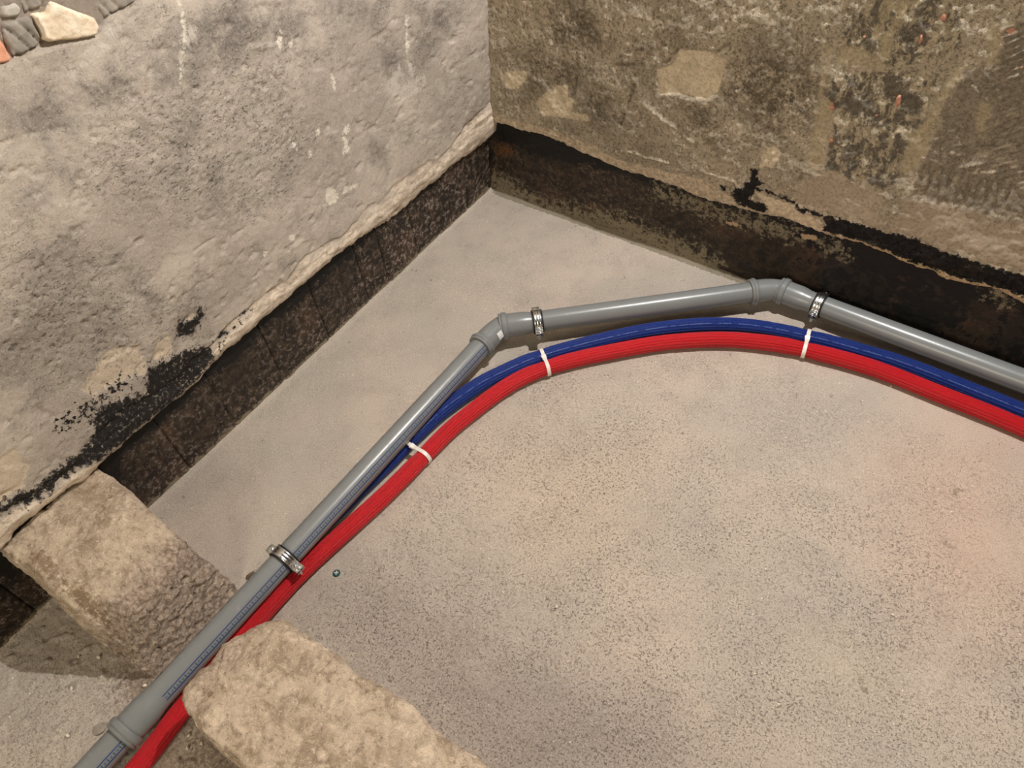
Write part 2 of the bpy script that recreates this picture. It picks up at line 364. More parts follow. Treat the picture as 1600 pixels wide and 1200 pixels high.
def mat_left():
    M = Mat('old_plaster_left')
    n1 = M.noise(4.5, 4, 0.55, 0.5); n2 = M.noise(16, 5, 0.62, 0.6); n3 = M.noise(70, 5, 0.65); n4 = M.noise(330, 3, 0.7)
    c = M.mix(M.step(n1, 0.36, 0.66), lin(175, 163, 151), lin(204, 191, 177))
    c = M.mix(M.step(n2, 0.45, 0.75, 0, 0.65), c, lin(150, 140, 130))
    dk = M.mth('MULTIPLY', M.attr('dark'), M.step(M.mth('ADD', n2, M.mth('MULTIPLY', n3, 0.5)), 0.52, 0.86))
    c = M.mix(M.mth('MULTIPLY', dk, 0.75), c, lin(110, 104, 99))
    sm = M.mth('MULTIPLY', M.step(M.noise(40, 5, 0.7, 0, M.vmap(M.co(), (1, 1, 0.3))), 0.5, 0.68), M.step(n1, 0.4, 0.6, 0.1, 0.8))
    c = M.mix(M.mth('MULTIPLY', sm, 0.5), c, lin(199, 187, 172))
    e = M.edge('smear', M.noise(60, 5, 0.7, 0, M.vmap(M.co(), (1, 1, 0.25))), 1.3, 0.15)
    c = M.mix(M.mth('MULTIPLY', e, 0.8), c, lin(208, 198, 186))
    c = M.mix(M.mth('MULTIPLY', M.edge('pale', n3, 0.9, 0.12), 0.85), c, M.mix(n2, lin(205, 185, 160), lin(226, 208, 184)))
    c = M.mix(M.mth('MULTIPLY', M.edge('edge', M.noise(30, 6, 0.72, 0.3, M.vmap(M.co(), (1, 0.35, 1))), 1.3, 0.3), 0.85), c, M.mix(M.step(M.noise(75, 6, 0.72, 0.2, M.vmap(M.co(), (1, 0.3, 1))), 0.35, 0.62), lin(176, 156, 134), lin(238, 220, 198)))
    c = M.mix(M.mth('MULTIPLY', M.edge('chip', M.noise(130, 4, 0.7), 1.3, 0.15), 0.92), c, lin(236, 226, 210))
    pit = M.noise(150, 5, 0.66, 0.8, M.vmap(M.co(), (1, 0.75, 1.5)))
    pm = M.mth('MULTIPLY', M.step(pit, 0.57, 0.66), M.mth('ADD', M.mth('MULTIPLY', M.attr('rough'), 0.75), M.step(n2, 0.45, 0.6, 0.06, 0.4)))
    c = M.mix(M.mth('MULTIPLY', pm, 0.65), c, lin(98, 87, 76))
    c = M.mix(M.step(n4, 0.48, 0.3, 0, 0.4), c, lin(128, 116, 104))
    c = M.mix(M.step(n4, 0.52, 0.72, 0, 0.55), c, lin(220, 206, 188))
    c = M.mix(M.mth('MULTIPLY', M.attr('recess'), 0.8), c, lin(138, 126, 114))
    tar = M.mth('MAXIMUM', M.edge('tar', M.noise(70, 6, 0.78), 1.5, 0.12), M.edge('speck', M.noise(95, 4, 0.7), 1.7, 0.1, 0.82))
    hole = M.step(M.noise(120, 6, 0.8), 0.54, 0.64)
    tar = M.mth('MULTIPLY', tar, M.mth('SUBTRACT', 1.0, M.mth('MULTIPLY', hole, 0.7)))
    c = M.mix(tar, c, M.mix(n4, lin(15, 14, 14), lin(44, 40, 38)))
    h = M.mth('ADD', M.mth('MULTIPLY', n3, 0.5), M.mth('MULTIPLY', n4, M.mth('ADD', 0.3, M.mth('MULTIPLY', tar, 0.7))))
    h = M.mth('SUBTRACT', h, M.mth('MULTIPLY', pm, 0.9))
    nb = M.bump(M.noise(55, 8, 0.75, 0.6), M.mth('ADD', M.mth('MULTIPLY', M.attr('rough'), 0.55), 0.35), 0.007)
    return M.fin(c, M.step(tar, 0, 1, 0.92, 0.5), 0, M.bump(h, 0.9, 0.0025, nb), 0.25)


def mat_right():
    M = Mat('old_plaster_right')
    n1 = M.noise(5, 4, 0.55, 0.6); n2 = M.noise(19, 6, 0.68, 0.5); n3 = M.noise(85, 5, 0.68); n4 = M.noise(360, 3, 0.7)
    c = M.mix(M.step(n1, 0.36, 0.66), lin(178, 165, 146), lin(202, 187, 165))
    c = M.mix(M.step(n2, 0.42, 0.7, 0, 0.7), c, lin(146, 136, 119))
    spk = M.step(M.noise(140, 6, 0.78), 0.52, 0.62)
    smo = M.mth('SUBTRACT', 1.0, M.mth('MAXIMUM', M.attr('pink'), M.mth('MAXIMUM', M.attr('smooth'), M.attr('pale'))))
    c = M.mix(M.mth('MULTIPLY', M.mth('MULTIPLY', spk, smo), 0.7), c, lin(100, 86, 66))
    lgt = M.mth('MULTIPLY', M.step(M.noise(110, 7, 0.8, 0.5, M.vmap(M.co(), (1, 1, 0.7), (3, 1, 2))), 0.54, 0.60), smo)
    c = M.mix(M.mth('MULTIPLY', lgt, M.step(n1, 0.35, 0.6, 0.35, 0.9)), c, lin(240, 226, 200))
    dk = M.mth('MULTIPLY', M.attr('dark'), M.step(M.mth('ADD', M.mth('MULTIPLY', n2, 0.6), n3), 0.62, 0.95))
    c = M.mix(M.mth('MULTIPLY', dk, 0.9), c, lin(92, 82, 66))
    c = M.mix(M.mth('MULTIPLY', M.mth('MULTIPLY', M.attr('dark'), M.step(n3, 0.58, 0.7)), 0.6), c, lin(206, 192, 164))
    mo = M.edge('mort', n2, 0.9, 0.1)
    blot = M.step(M.noise(34, 7, 0.75, 0.35, M.vmap(M.co(), (1.2, 1, 0.8))), 0.45, 0.55)
    c = M.mix(M.mth('MULTIPLY', mo, 0.9), c, M.mix(blot, lin(112, 105, 94), lin(200, 186, 160)))
    co = M.edge('comb', n2, 0.8, 0.1)
    blot2 = M.step(M.noise(17, 6, 0.7, 1.0, M.vmap(M.co(), (1, 1, 0.8), (5, 5, 5))), 0.52, 0.62)
    c = M.mix(M.mth('MULTIPLY', co, 0.9), c, M.mix(M.mth('MULTIPLY', blot2, 0.75), lin(152, 140, 124), lin(190, 176, 156)))
    c = M.mix(M.mth('MULTIPLY', M.edge('smooth', n3, 0.7, 0.15), 0.8), c, M.mix(n2, lin(176, 162, 134), lin(200, 184, 154)))
    c = M.mix(M.mth('MULTIPLY', M.edge('pink', n2, 0.7, 0.2), 0.65), c, M.mix(n2, lin(178, 160, 142), lin(196, 178, 158)))
    c = M.mix(M.mth('MULTIPLY', M.edge('pale', n3, 0.5, 0.12), 0.85), c, M.mix(M.step(n2, 0.3, 0.7), lin(204, 188, 160), lin(242, 225, 197)))
    c = M.mix(M.mth('MULTIPLY', M.edge('edge', n2, 1.1, 0.2), 0.8), c, M.mix(M.step(n3, 0.3, 0.7), lin(188, 168, 142), lin(246, 226, 198)))
    c = M.mix(M.mth('MULTIPLY', M.edge('vein', n3, 1.6, 0.2, 0.55), 0.6), c, lin(236, 222, 198))
    c = M.mix(M.mth('MULTIPLY', M.edge('gap', n3, 1.6, 0.3, 0.65), 0.4), c, lin(84, 72, 56))
    c = M.mix(M.step(n4, 0.58, 0.8, 0, 0.35), c, lin(214, 198, 168))
    c = M.mix(M.edge('lip', n3, 0.6, 0.1), c, M.mix(n3, lin(190, 160, 118), lin(232, 206, 170)))
    tar = M.edge('tar', M.noise(90, 6, 0.75), 1.3, 0.1)
    c = M.mix(tar, c, M.mix(M.step(n2, 0.5, 0.75), M.mix(n4, lin(12, 11, 11), lin(36, 33, 31)), lin(62, 52, 42)))
    h = M.mth('ADD', M.mth('ADD', M.mth('MULTIPLY', n3, 0.7), M.mth('MULTIPLY', n4, 0.4)), M.mth('MULTIPLY', lgt, 0.4))
    h = M.mth('SUBTRACT', h, M.mth('MULTIPLY', spk, 0.3))
    nb = M.bump(M.noise(40, 7, 0.72, 0.6), M.mth('ADD', 0.15, M.mth('MULTIPLY', smo, 0.6)), 0.006)
    return M.fin(c, M.step(tar, 0, 1, 0.92, 0.45), 0, M.bump(h, 0.85, 0.002, nb), 0.25)


def mat_band(name, dusty):
    M = Mat(name)
    n1 = M.noise(9, 5, 0.6); n2 = M.noise(38, 5, 0.65, 0.5); n3 = M.noise(140, 4, 0.7)
    c = M.mix(M.step(n2, 0.4, 0.65), lin(34, 28, 23), lin(66, 53, 42))
    c = M.mix(M.step(n1, 0.52, 0.66, 0, 0.7), c, lin(78, 58, 44))
    sc = M.mth('MULTIPLY', M.step(M.noise(75, 7, 0.78), 0.5, 0.6), M.step(n1, 0.34, 0.62, 0.25, 1.0))
    c = M.mix(M.mth('MULTIPLY', M.mth('MULTIPLY', sc, dusty), M.attr('dust')), c, lin(150, 134, 122))
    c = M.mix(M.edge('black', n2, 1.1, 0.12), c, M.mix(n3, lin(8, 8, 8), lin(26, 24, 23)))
    c = M.mix(M.mth('MULTIPLY', M.edge('slurry', M.noise(55, 7, 0.8), 2.6, 0.2), M.step(n3, 0.34, 0.5, 0.35, 1)), c, M.mix(n2, lin(112, 104, 84), lin(152, 140, 116)))
    c = M.mix(M.edge('tan', n3, 0.6), c, lin(186, 160, 128))
    c = M.mix(M.mth('MULTIPLY', M.edge('rust', n3, 1.8, 0.15), 0.6), c, lin(130, 84, 44))
    c = M.mix(M.mth('MULTIPLY', M.edge('joint', n3, 0.5), 0.75), c, lin(128, 106, 88))
    h = M.mth('ADD', n2, M.mth('MULTIPLY', n3, 0.6))
    return M.fin(c, 0.62, 0, M.bump(h, 0.7, 0.002), 0.35)


def mat_rubble():
    M = Mat('broken_masonry')
    n1 = M.noise(8, 4, 0.6); n2 = M.noise(30, 5, 0.68, 0.6); n3 = M.noise(120, 5, 0.7); n4 = M.noise(420, 3, 0.7)
    c = M.mix(M.step(n1, 0.35, 0.65), lin(188, 168, 146), lin(204, 184, 162))
    c = M.mix(M.step(n2, 0.45, 0.64, 0, 0.8), c, lin(150, 130, 108))
    c = M.mix(M.step(n2, 0.46, 0.32, 0, 0.75), c, lin(230, 209, 184))
    c = M.mix(M.step(n3, 0.54, 0.68, 0, 0.65), c, lin(118, 100, 82))
    c = M.mix(M.step(n3, 0.44, 0.32, 0, 0.65), c, lin(238, 220, 198))
    c = M.mix(M.step(n4, 0.55, 0.7, 0, 0.5), c, lin(130, 112, 96))
    c = M.mix(M.step(n4, 0.45, 0.3, 0, 0.5), c, lin(236, 220, 200))
    c = M.mix(M.mth('MULTIPLY', M.attr('broken'), 0.75), c, M.mix(M.step(n3, 0.35, 0.65), lin(188, 168, 152), lin(112, 96, 86)))
    c = M.mix(M.mth('MULTIPLY', M.edge('stain', n3, 1.5, 0.2), 0.6), c, lin(124, 98, 70))
    ag = M.vor(62, vec=M.co())
    c = M.mix(M.mth('MULTIPLY', M.step(ag, 0.28, 0.2), M.step(n1, 0.48, 0.6, 0, 0.7)), c, lin(212, 192, 166))
    h = M.mth('ADD', M.mth('ADD', n2, M.mth('MULTIPLY', n3, 0.8)), M.mth('MULTIPLY', n4, 0.4))
    return M.fin(c, 0.95, 0, M.bump(h, 1.0, 0.004), 0.2)


def mat_simple(name, c1, c2, sc=60, rough=0.9, bump=0.5, dist=0.001, spec=0.3):
    M = Mat(name)
    n = M.noise(sc, 5, 0.65)
    return M.fin(M.mix(M.step(n, 0.35, 0.65), c1, c2), rough, 0, M.bump(n, bump, dist), spec)


def mat_pipe(name, scale_print):
    M = Mat(name)
    n = M.noise(25, 4, 0.6)
    c = M.mix(n, lin(122, 124, 124), lin(130, 132, 131))
    d = M.step(M.noise(55, 6, 0.75, 0.4), 0.58, 0.72)
    nz = M.n('ShaderNodeSeparateXYZ'); M.put(nz.inputs[0], M.n('ShaderNodeNewGeometry').outputs['Normal'])
    c = M.mix(M.mth('MULTIPLY', M.mth('MULTIPLY', d, 0.35), M.step(nz.outputs[2], 0.55, 0.95)), c, lin(172, 166, 156))
    if scale_print:
        xy = M.n('ShaderNodeSeparateXYZ'); M.put(xy.inputs[0], M.uv())
        u, v = xy.outputs[0], xy.outputs[1]
        A0, A1 = math.radians(44), math.radians(19)

        def near(x, a, wd):
            return M.step(M.mth('ABSOLUTE', M.mth('SUBTRACT', x, a)), wd * 1.25, wd * 0.75)
        line = M.mth('MAXIMUM', near(v, A0, 0.034), near(v, A1, 0.050))
        fr = M.mth('SUBTRACT', M.mth('FRACT', M.mth('DIVIDE', u, 0.0125)), 0.5)
        tick = M.mth('MULTIPLY', M.step(M.mth('ABSOLUTE', fr), 0.095, 0.06), near(v, math.radians(31), math.radians(7)))
        fr2 = M.mth('SUBTRACT', M.mth('FRACT', M.mth('ADD', M.mth('DIVIDE', u, 0.0125), 0.5)), 0.5)
        blob = M.mth('MULTIPLY', M.step(M.mth('ABSOLUTE', fr2), 0.17, 0.12), near(v, math.radians(30), math.radians(4)))
        blob = M.mth('MULTIPLY', blob, M.step(M.noise(700, 1, 0.5), 0.42, 0.55))
        band = near(v, math.radians(31.5), math.radians(12.5))
        c = M.mix(M.mth('MULTIPLY', band, 0.35), c, lin(116, 126, 134))
        c = M.mix(line, c, lin(20, 54, 116))
        c = M.mix(M.mth('MULTIPLY', M.mth('MAXIMUM', tick, blob), 0.9), c, lin(46, 62, 82))
        # a row of dark lettering on the far side
        dash = M.mth('MULTIPLY', M.step(M.noise(110, 2, 0.6, 0, M.vmap(M.uv(), (1, 0.03, 1))), 0.5, 0.54), near(v, math.radians(134), math.radians(8)))
        c = M.mix(M.mth('MULTIPLY', dash, 0.85), c, lin(30, 26, 34))
    return M.fin(c, M.mth('ADD', 0.30, M.mth('MULTIPLY', d, 0.15)), 0, M.bump(n, 0.03, 0.001), 0.5)


def mat_hose(name, c1, c2, text, tcol, ta):
    M = Mat(name)
    uv = M.uv()
    f = M.noise(1.0, 4, 0.7, 0, M.vmap(uv, (120, 60, 1)))
    g = M.noise(1.0, 2, 0.6, 0, M.vmap(uv, (700, 130, 1)))
    c = M.mix(M.step(f, 0.35, 0.7), c1, c2)
    xy = M.n('ShaderNodeSeparateXYZ'); M.put(xy.inputs[0], uv)
    u, v = xy.outputs[0], xy.outputs[1]
    tv = M.step(M.mth('ABSOLUTE', M.mth('SUBTRACT', v, ta)), 0.085, 0.06)
    gl = M.mth('MULTIPLY', M.step(M.noise(1.0, 1, 0.5, 0, M.vmap(uv, (330, 26, 1))), 0.5, 0.56), M.step(M.noise(1.0, 1, 0.5, 0, M.vmap(uv, (45, 0.01, 1))), 0.42, 0.48))
    lo, hi = text
    rng = M.mth('MULTIPLY', M.step(u, lo - 0.005, lo + 0.005), M.step(u, hi + 0.005, hi - 0.005))
    c = M.mix(M.mth('MULTIPLY', M.mth('MULTIPLY', M.mth('MULTIPLY', tv, gl), rng), 0.7), c, tcol)
    h = M.mth('ADD', M.mth('MULTIPLY', f, 0.6), g)
    return M.fin(c, M.step(g, 0.3, 0.7, 0.2, 0.36), 0, M.bump(h, 0.9, 0.0014), 0.6)


def mat_metal(name, col, rough):
    M = Mat(name)
    n = M.noise(160, 3, 0.6)
    return M.fin(M.mix(n, col, tuple(x * 0.8 for x in col[:3]) + (1,)), M.step(n, 0.2, 0.8, rough, rough + 0.12), 1.0, None, 0.5)


MF, ML, MR = mat_floor(), mat_left(), mat_right()
MBL, MBR = mat_band('bitumen_left', 0.95), mat_band('bitumen_right', 0.45)
MRUB = mat_rubble()
MPIPE, MPRINT = mat_pipe('grey_plastic', False), mat_pipe('grey_plastic_printed', True)
MZ = mat_metal('zinc', (0.78, 0.79, 0.78, 1), 0.2)
MRUBBER = mat_simple('black_rubber', lin(20, 20, 22), lin(30, 30, 32), 90, 0.55, 0.2)
MTIE = mat_simple('white_nylon', lin(226, 216, 208), lin(236, 228, 220), 50, 0.4, 0.1, 0.001, 0.5)
MSTONE = mat_simple('pale_stone', lin(220, 198, 168), lin(244, 228, 204), 45, 0.92, 0.9, 0.004)
MBRICK = mat_simple('orange_brick', lin(218, 152, 122), lin(232, 172, 140), 40, 0.9, 0.4, 0.002)
MBRICKF = mat_simple('brick_red', lin(206, 158, 136), lin(188, 132, 108), 120, 0.9, 0.4, 0.002)
MMORT = mat_simple('grey_mortar', lin(140, 132, 122), lin(160, 150, 138), 35, 0.92, 0.6, 0.003)
MMORTL = mat_simple('pale_mortar', lin(168, 160, 150), lin(190, 182, 170), 35, 0.92, 0.6, 0.003)
MCHIP = mat_simple('white_chip', lin(226, 214, 194), lin(240, 230, 214), 200, 0.8, 0.4)
MDEB = mat_simple('dark_debris', lin(96, 78, 62), lin(118, 100, 82), 120, 0.9, 0.6)
MFLAKE = mat_simple('grey_flake', lin(140, 132, 120), lin(156, 146, 134), 120, 0.9, 0.6)
MTEAL = mat_simple('teal_metal', lin(24, 74, 78), lin(34, 90, 92), 200, 0.4, 0.2, 0.0005, 0.5)


# ------------------------------------------------------------------ floor
def build_floor():
    xs = axis(-0.03, -0.03, 1.72, 3.4, 0.003); ys = axis(-3.6, -1.83, 0.03, 0.03, 0.003)
    Y, X = np.meshgrid(ys, xs, indexing='ij')
    Zz = fb2(X, Y, 3, 3, 5) * 0.0025 + fb2(X, Y, 28, 4, 9) * 0.0009
    rough = ss(X, 0.42, 0.55) * ss(-Y, 0.35, 0.6) * 0.8 + 0.2 * ss(-Y, 0.1, 0.4)
    rough = np.maximum(rough, ss(-Y, 1.45, 1.55) * 0.8)
    rough = np.maximum(rough, ss(X, 0.35, 0.5) * ss(-Y, 0.18, 0.3) * 0.55)
    Zz += rough * np.minimum(0, 0.12 - np.abs(fb2(X, Y, 70, 4, 31))) * 0.004
    # small dips and holes knocked into the screed
    for hx, hy, r, dp in ((1.429, -0.479, 0.011, 0.005), (1.411, -0.36, 0.014, 0.0035), (1.381, -0.815, 0.009, 0.003), (1.395, -0.83, 0.004, 0.004)):
        Zz -= dp * np.exp(-(((X - hx) / r) ** 2 + ((Y - hy) / r) ** 2)) * (1 + fb2(X, Y, 120, 3, 3))
    # cement fillet along both wall feet
    Zz += 0.010 * np.exp(np.clip(Y, -1, 0) / 0.006) * (0.7 + 0.5 * fb2(X, Y, 14, 3, 8))
    Zz += 0.006 * np.exp(-np.clip(X, 0, 9) / 0.004)
    # rubble and grit beyond the stub wall
    lo = ss(-Y, 1.47, 1.56)
    Zz += lo * (fb2(X, Y, 40, 4, 77) * 0.003 + np.maximum(0, fb2(X, Y, 60, 3, 78) - 0.25) * 0.012)
    sm = lambda k, wd: poly_mask(X, Y, [F_S[k]], wd)
    at = {k: sm(k, wd) for k, wd in (('pale', 0.05), ('pink', 0.12), ('warm', 0.12), ('stub_shade', 0.08))}
    at['rough'] = rough
    at['brown_mark'] = 0.85 * np.exp(-((X - 0.33) / 0.12) ** 2 - ((Y + 1.535) / 0.05) ** 2) + 0.5 * ss(X, 0.44, 0.5) * ss(-Y, 1.505, 1.525) * ss(1.66 + Y, 0, 0.08)  # browner floor around the stub feet
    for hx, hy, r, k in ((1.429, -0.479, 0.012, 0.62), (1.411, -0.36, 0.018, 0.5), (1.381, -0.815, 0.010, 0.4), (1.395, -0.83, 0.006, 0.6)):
        at['brown_mark'] = np.maximum(at['brown_mark'], k * np.exp(-(((X - hx) / r) ** 2 + ((Y - hy) / r) ** 2)))  # darker brown at the holes
    at['skim_shade'] = 0.95 * ss(Y, -0.028, -0.006) * ss(X, -0.02, 0.05)  # cement skim at the wall foot, with the ledge's shadow strip painted in
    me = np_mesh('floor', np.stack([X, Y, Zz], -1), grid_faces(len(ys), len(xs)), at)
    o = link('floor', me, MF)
    tag(o, 'gritty beige concrete screed floor of the basement corner', kind='structure')
    return o


# ------------------------------------------------------------------ left wall
def lean(Yv, Zv):
    return ss(Yv, -0.4, 0.0) * (0.13 * np.clip(Zv, 0, 0.2) + 0.085 * np.clip(Zv - 0.2, 0, 2))


def edge_curve(F, u, seed):
    a = sorted((p[0] / 1000.0, p[1] / 1000.0) for p in F)
    z = np.interp(u, [q[0] for q in a], [q[1] for q in a])
    return z + 0.006 * fb2(u, u * 0 + 0.5, 22, 4, seed, 0.6) + 0.002 * fb2(u, u * 0 + 1.5, 150, 2, seed + 9)


def chip_profile(V):
    return 0.011 * np.exp(-np.clip(V - 0.21, 0, 9) / 0.010)


def build_left():
    ys = axis(-3.6, -1.72, 0.09, 0.09, 0.003)
    zs = np.concatenate([[0.0, 0.0], axis(0.21, 0.21, 1.06, 2.7, 0.003)])
    Z0, Y = np.meshgrid(zs, ys, indexing='ij')
    ze = edge_curve(F_LE, ys, 3)[None, :]
    V = np.maximum(Z0, 0.21)
    Z = V + (ze - 0.21) * np.exp(-(V - 0.21) / 0.06)
    A = {k: poly_mask(Y, Z, F_L[k], wd) for k, wd in (('tar', 0.014), ('speck', 0.03), ('pale', 0.012), ('chip', 0.006), ('smear', 0.02), ('dark', 0.03), ('rough', 0.06), ('recess', 0.006))}
    gr = line_mask(Y, Z, F_LL['groove'], 0.0025) * ss(fb2(Y, Z, 30, 3, 91), -0.25, 0.2); rd = line_mask(Y, Z, F_LL['ridge'], 0.004)
    hgt = V - 0.21
    ewid = 0.062 + 0.03 * fb2(ys, ys * 0, 9, 4, 55)[None, :] + 0.03 * ss(Y, -0.2, 0.0)
    A['edge'] = np.clip(0.5 + (ewid - hgt) / 0.045, 0, 1) * (1 - 0.9 * A['tar'])
    X = 0.019 - chip_profile(V)
    # the broken lower strip of plaster stands back a little, with a torn step above it
    X -= 0.004 * ss(ewid - hgt, -0.003, 0.003) * (0.7 + 0.8 * fb2(Y, Z, 30, 4, 41)) - 0.006 * ss(ewid - hgt, 0.0, 0.03) + (0.002 * np.abs(fb2(Y * 0.5, Z * 1.5, 40, 4, 43)) + 0.0012 * fb2(Y * 0.12, Z, 75, 3, 44)) * ss(ewid - hgt, -0.002, 0.004) - 0.003 * ss(ewid * 0.55 - hgt, -0.002, 0.002)
    X += fb2(Y, Z, 4, 3, 1) * 0.005 + fb2(Y, Z, 22, 5, 2, 0.6) * 0.0016 + fb2(Y, Z, 90, 3, 4) * 0.0009
    X += A['rough'] * (fb2(Y, Z, 60, 4, 6) * 0.0022 - np.maximum(0, fb2(Y, Z, 75, 3, 7) - 0.2) * 0.007)
    X -= np.maximum(0, fb2(Y * 0.8, Z, 45, 4, 17) - 0.34) * 0.010
    X += np.round(fb2(Y, Z, 3, 4, 21) * 3) * 0.0012
    X -= gr * 0.0025; X += rd * 0.002
    X -= ss(A['recess'], 0.35, 0.65) * (0.009 + 0.002 * fb2(Y, Z, 50, 3, 19))
    X -= ss(A['pale'], 0.4, 0.6) * 0.0018 + ss(A['chip'], 0.4, 0.6) * 0.0012
    X += ss(A['tar'], 0.4, 0.6) * (0.0008 + 0.0012 * fb2(Y, Z, 120, 3, 29))
    X[0] = -0.004; Z[0] = ze[0] + 0.008
    X[1] = 0.003; Z[1] = ze[0] + 0.001
    X = X + lean(Y, Z)
    me = np_mesh('wall_left', np.stack([X, Y, Z], -1), grid_faces(len(zs), len(ys), flip=True), A)
    o = link('wall_left', me, ML)
    tag(o, 'left basement wall of rough grey-beige plaster with a black tarred foot', kind='structure')
    # blocks of the bitumen-coated foot, one after another along the wall
    js = [0.02, -0.115, -0.245, -0.34, -0.462, -0.545, -0.70, -0.86, -1.02, -1.16, -1.30, -1.56, -1.80, -2.4]
    rng = np.random.RandomState(4)
    for i in range(len(js) - 1):
        y1, y0 = js[i], js[i + 1]
        st = 0.004 if y1 > -1.75 else 0.03
        yy = np.linspace(y0 + 0.0003, y1 - 0.0003, max(3, int((y1 - y0) / st)))
        yy = np.r_[yy[0], yy, yy[-1]]
        zz = np.linspace(-0.012, 0.245, 62)
        Zb, Yb = np.meshgrid(zz, yy, indexing='ij')
        off = rng.uniform(-0.0012, 0.0010)
        Xb = off + fb2(Yb, Zb, 14, 4, 60) * 0.0022 + fb2(Yb, Zb, 80, 3, 61) * 0.0009
        dj = np.minimum(Yb - y0, y1 - Yb)
        Xb -= 0.0015 * np.exp(-dj / 0.0025) + 0.002 * ss(dj, 0.0018, 0.0)
        Xb += lean(Yb, Zb)
        zl = np.interp(Yb, *[np.array(q) / 1000.0 for q in zip(*sorted(F_LE))])
        Xb -= 0.012 * ss(Zb, zl + 0.004, zl + 0.012)
        Xb[:, 0] -= 0.012; Xb[:, -1] -= 0.012
        at = {'dust': np.clip(0.5 + 0.5 * ss(Zb, 0.12, 0.01) + 0.8 * ss(Yb, -0.75, -0.2), 0, 1),
              'black': np.clip((Zb - 0.145 + 0.02 * fb2(Yb, Zb, 12, 3, 70)) / 0.06, 0, 1) * (1 - 0.7 * ss(Yb, -0.3, -0.1)) + 0.6 * ss(-Yb, 1.22, 1.3) * ss(Zb, 0.06, 0.13),  # blacker towards the top: tar, plus the plaster ledge's shadow painted in
              'slurry': 0.85 * ss(Zb, 0.022, 0.004), 'tan': Zb * 0, 'rust': Zb * 0,
              'joint': 0.5 * ss(dj, 0.004, 0.0) * (rng.rand() < 0.6)}
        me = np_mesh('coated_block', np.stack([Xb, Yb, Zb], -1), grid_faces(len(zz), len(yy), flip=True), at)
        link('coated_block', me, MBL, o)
    bk = pymesh('wall_core', [(-0.016, -2.5, -0.02), (-0.016, 0.1, -0.02), (-0.016, 0.1, 0.23), (-0.016, -2.5, 0.23)], [(0, 1, 2, 3)])
    link('wall_core', bk, MBL, o)
    # masonry showing where the plaster has come off, top left
    for key, nm, mat_, h0, sd, gl in (('stone', 'stone', MSTONE, 0.020, 1, None), ('brick', 'brick', MBRICK, 0.016, 2, None), ('ma', 'mortar_chunk', MMORT, 0.015, 3, 3),
                                      ('mb', 'mortar_chunk', MMORTL, 0.014, 4, None), ('mc', 'mortar_chunk', MMORT, 0.013, 5, 2), ('me', 'mortar_chunk', MMORT, 0.013, 6, 2)):
        chunk(nm, F_LP[key], lambda u, v, hh: (hh, u, v), 0.004, h0, mat_, o, sd, gl)
    return o


def chunk(name, poly, place, base, top, mat_, parent, seed, grooves=None):
    """a lump of stone or mortar with a traced outline, slightly domed and rough"""
    p = np.array(poly, float) / 1000.0
    us = np.arange(p[:, 0].min() - 0.006, p[:, 0].max() + 0.006, 0.0025); vs = np.arange(p[:, 1].min() - 0.006, p[:, 1].max() + 0.006, 0.0025)
    V, U = np.meshgrid(vs, us, indexing='ij')
    mk = poly_mask(U, V, [poly], 0.0055)
    mk = np.clip(mk + 0.12 * fb2(U, V, 60, 3, seed), 0, 1)
    H = base + (top - base) * ss(mk, 0.35, 0.8) + fb2(U, V, 35, 4, seed + 4) * 0.0022 * ss(mk, 0.3, 0.6) + fb2(U, V, 120, 3, seed + 5) * 0.001
    if grooves:
        ph = (U * 0.9 + V * 0.35) * 55 + fb2(U, V, 14, 2, seed)
        H -= np.exp(-(((ph - np.floor(ph)) - 0.5) / 0.12) ** 2) * 0.004
    keep = mk > 0.3
    P = np.stack(place(U, V, H), -1).reshape(-1, 3) if not callable(H) else None
    P = np.stack([np.broadcast_to(q, U.shape) for q in place(U, V, H)], -1).reshape(-1, 3)
    F = grid_faces(len(vs), len(us))
    F = F[keep.ravel()[F].all(1)]
    used = np.unique(F); mp = np.zeros(len(P), int); mp[used] = np.arange(len(used))
    return link(name, np_mesh(name, P[used], mp[F]), mat_, parent)


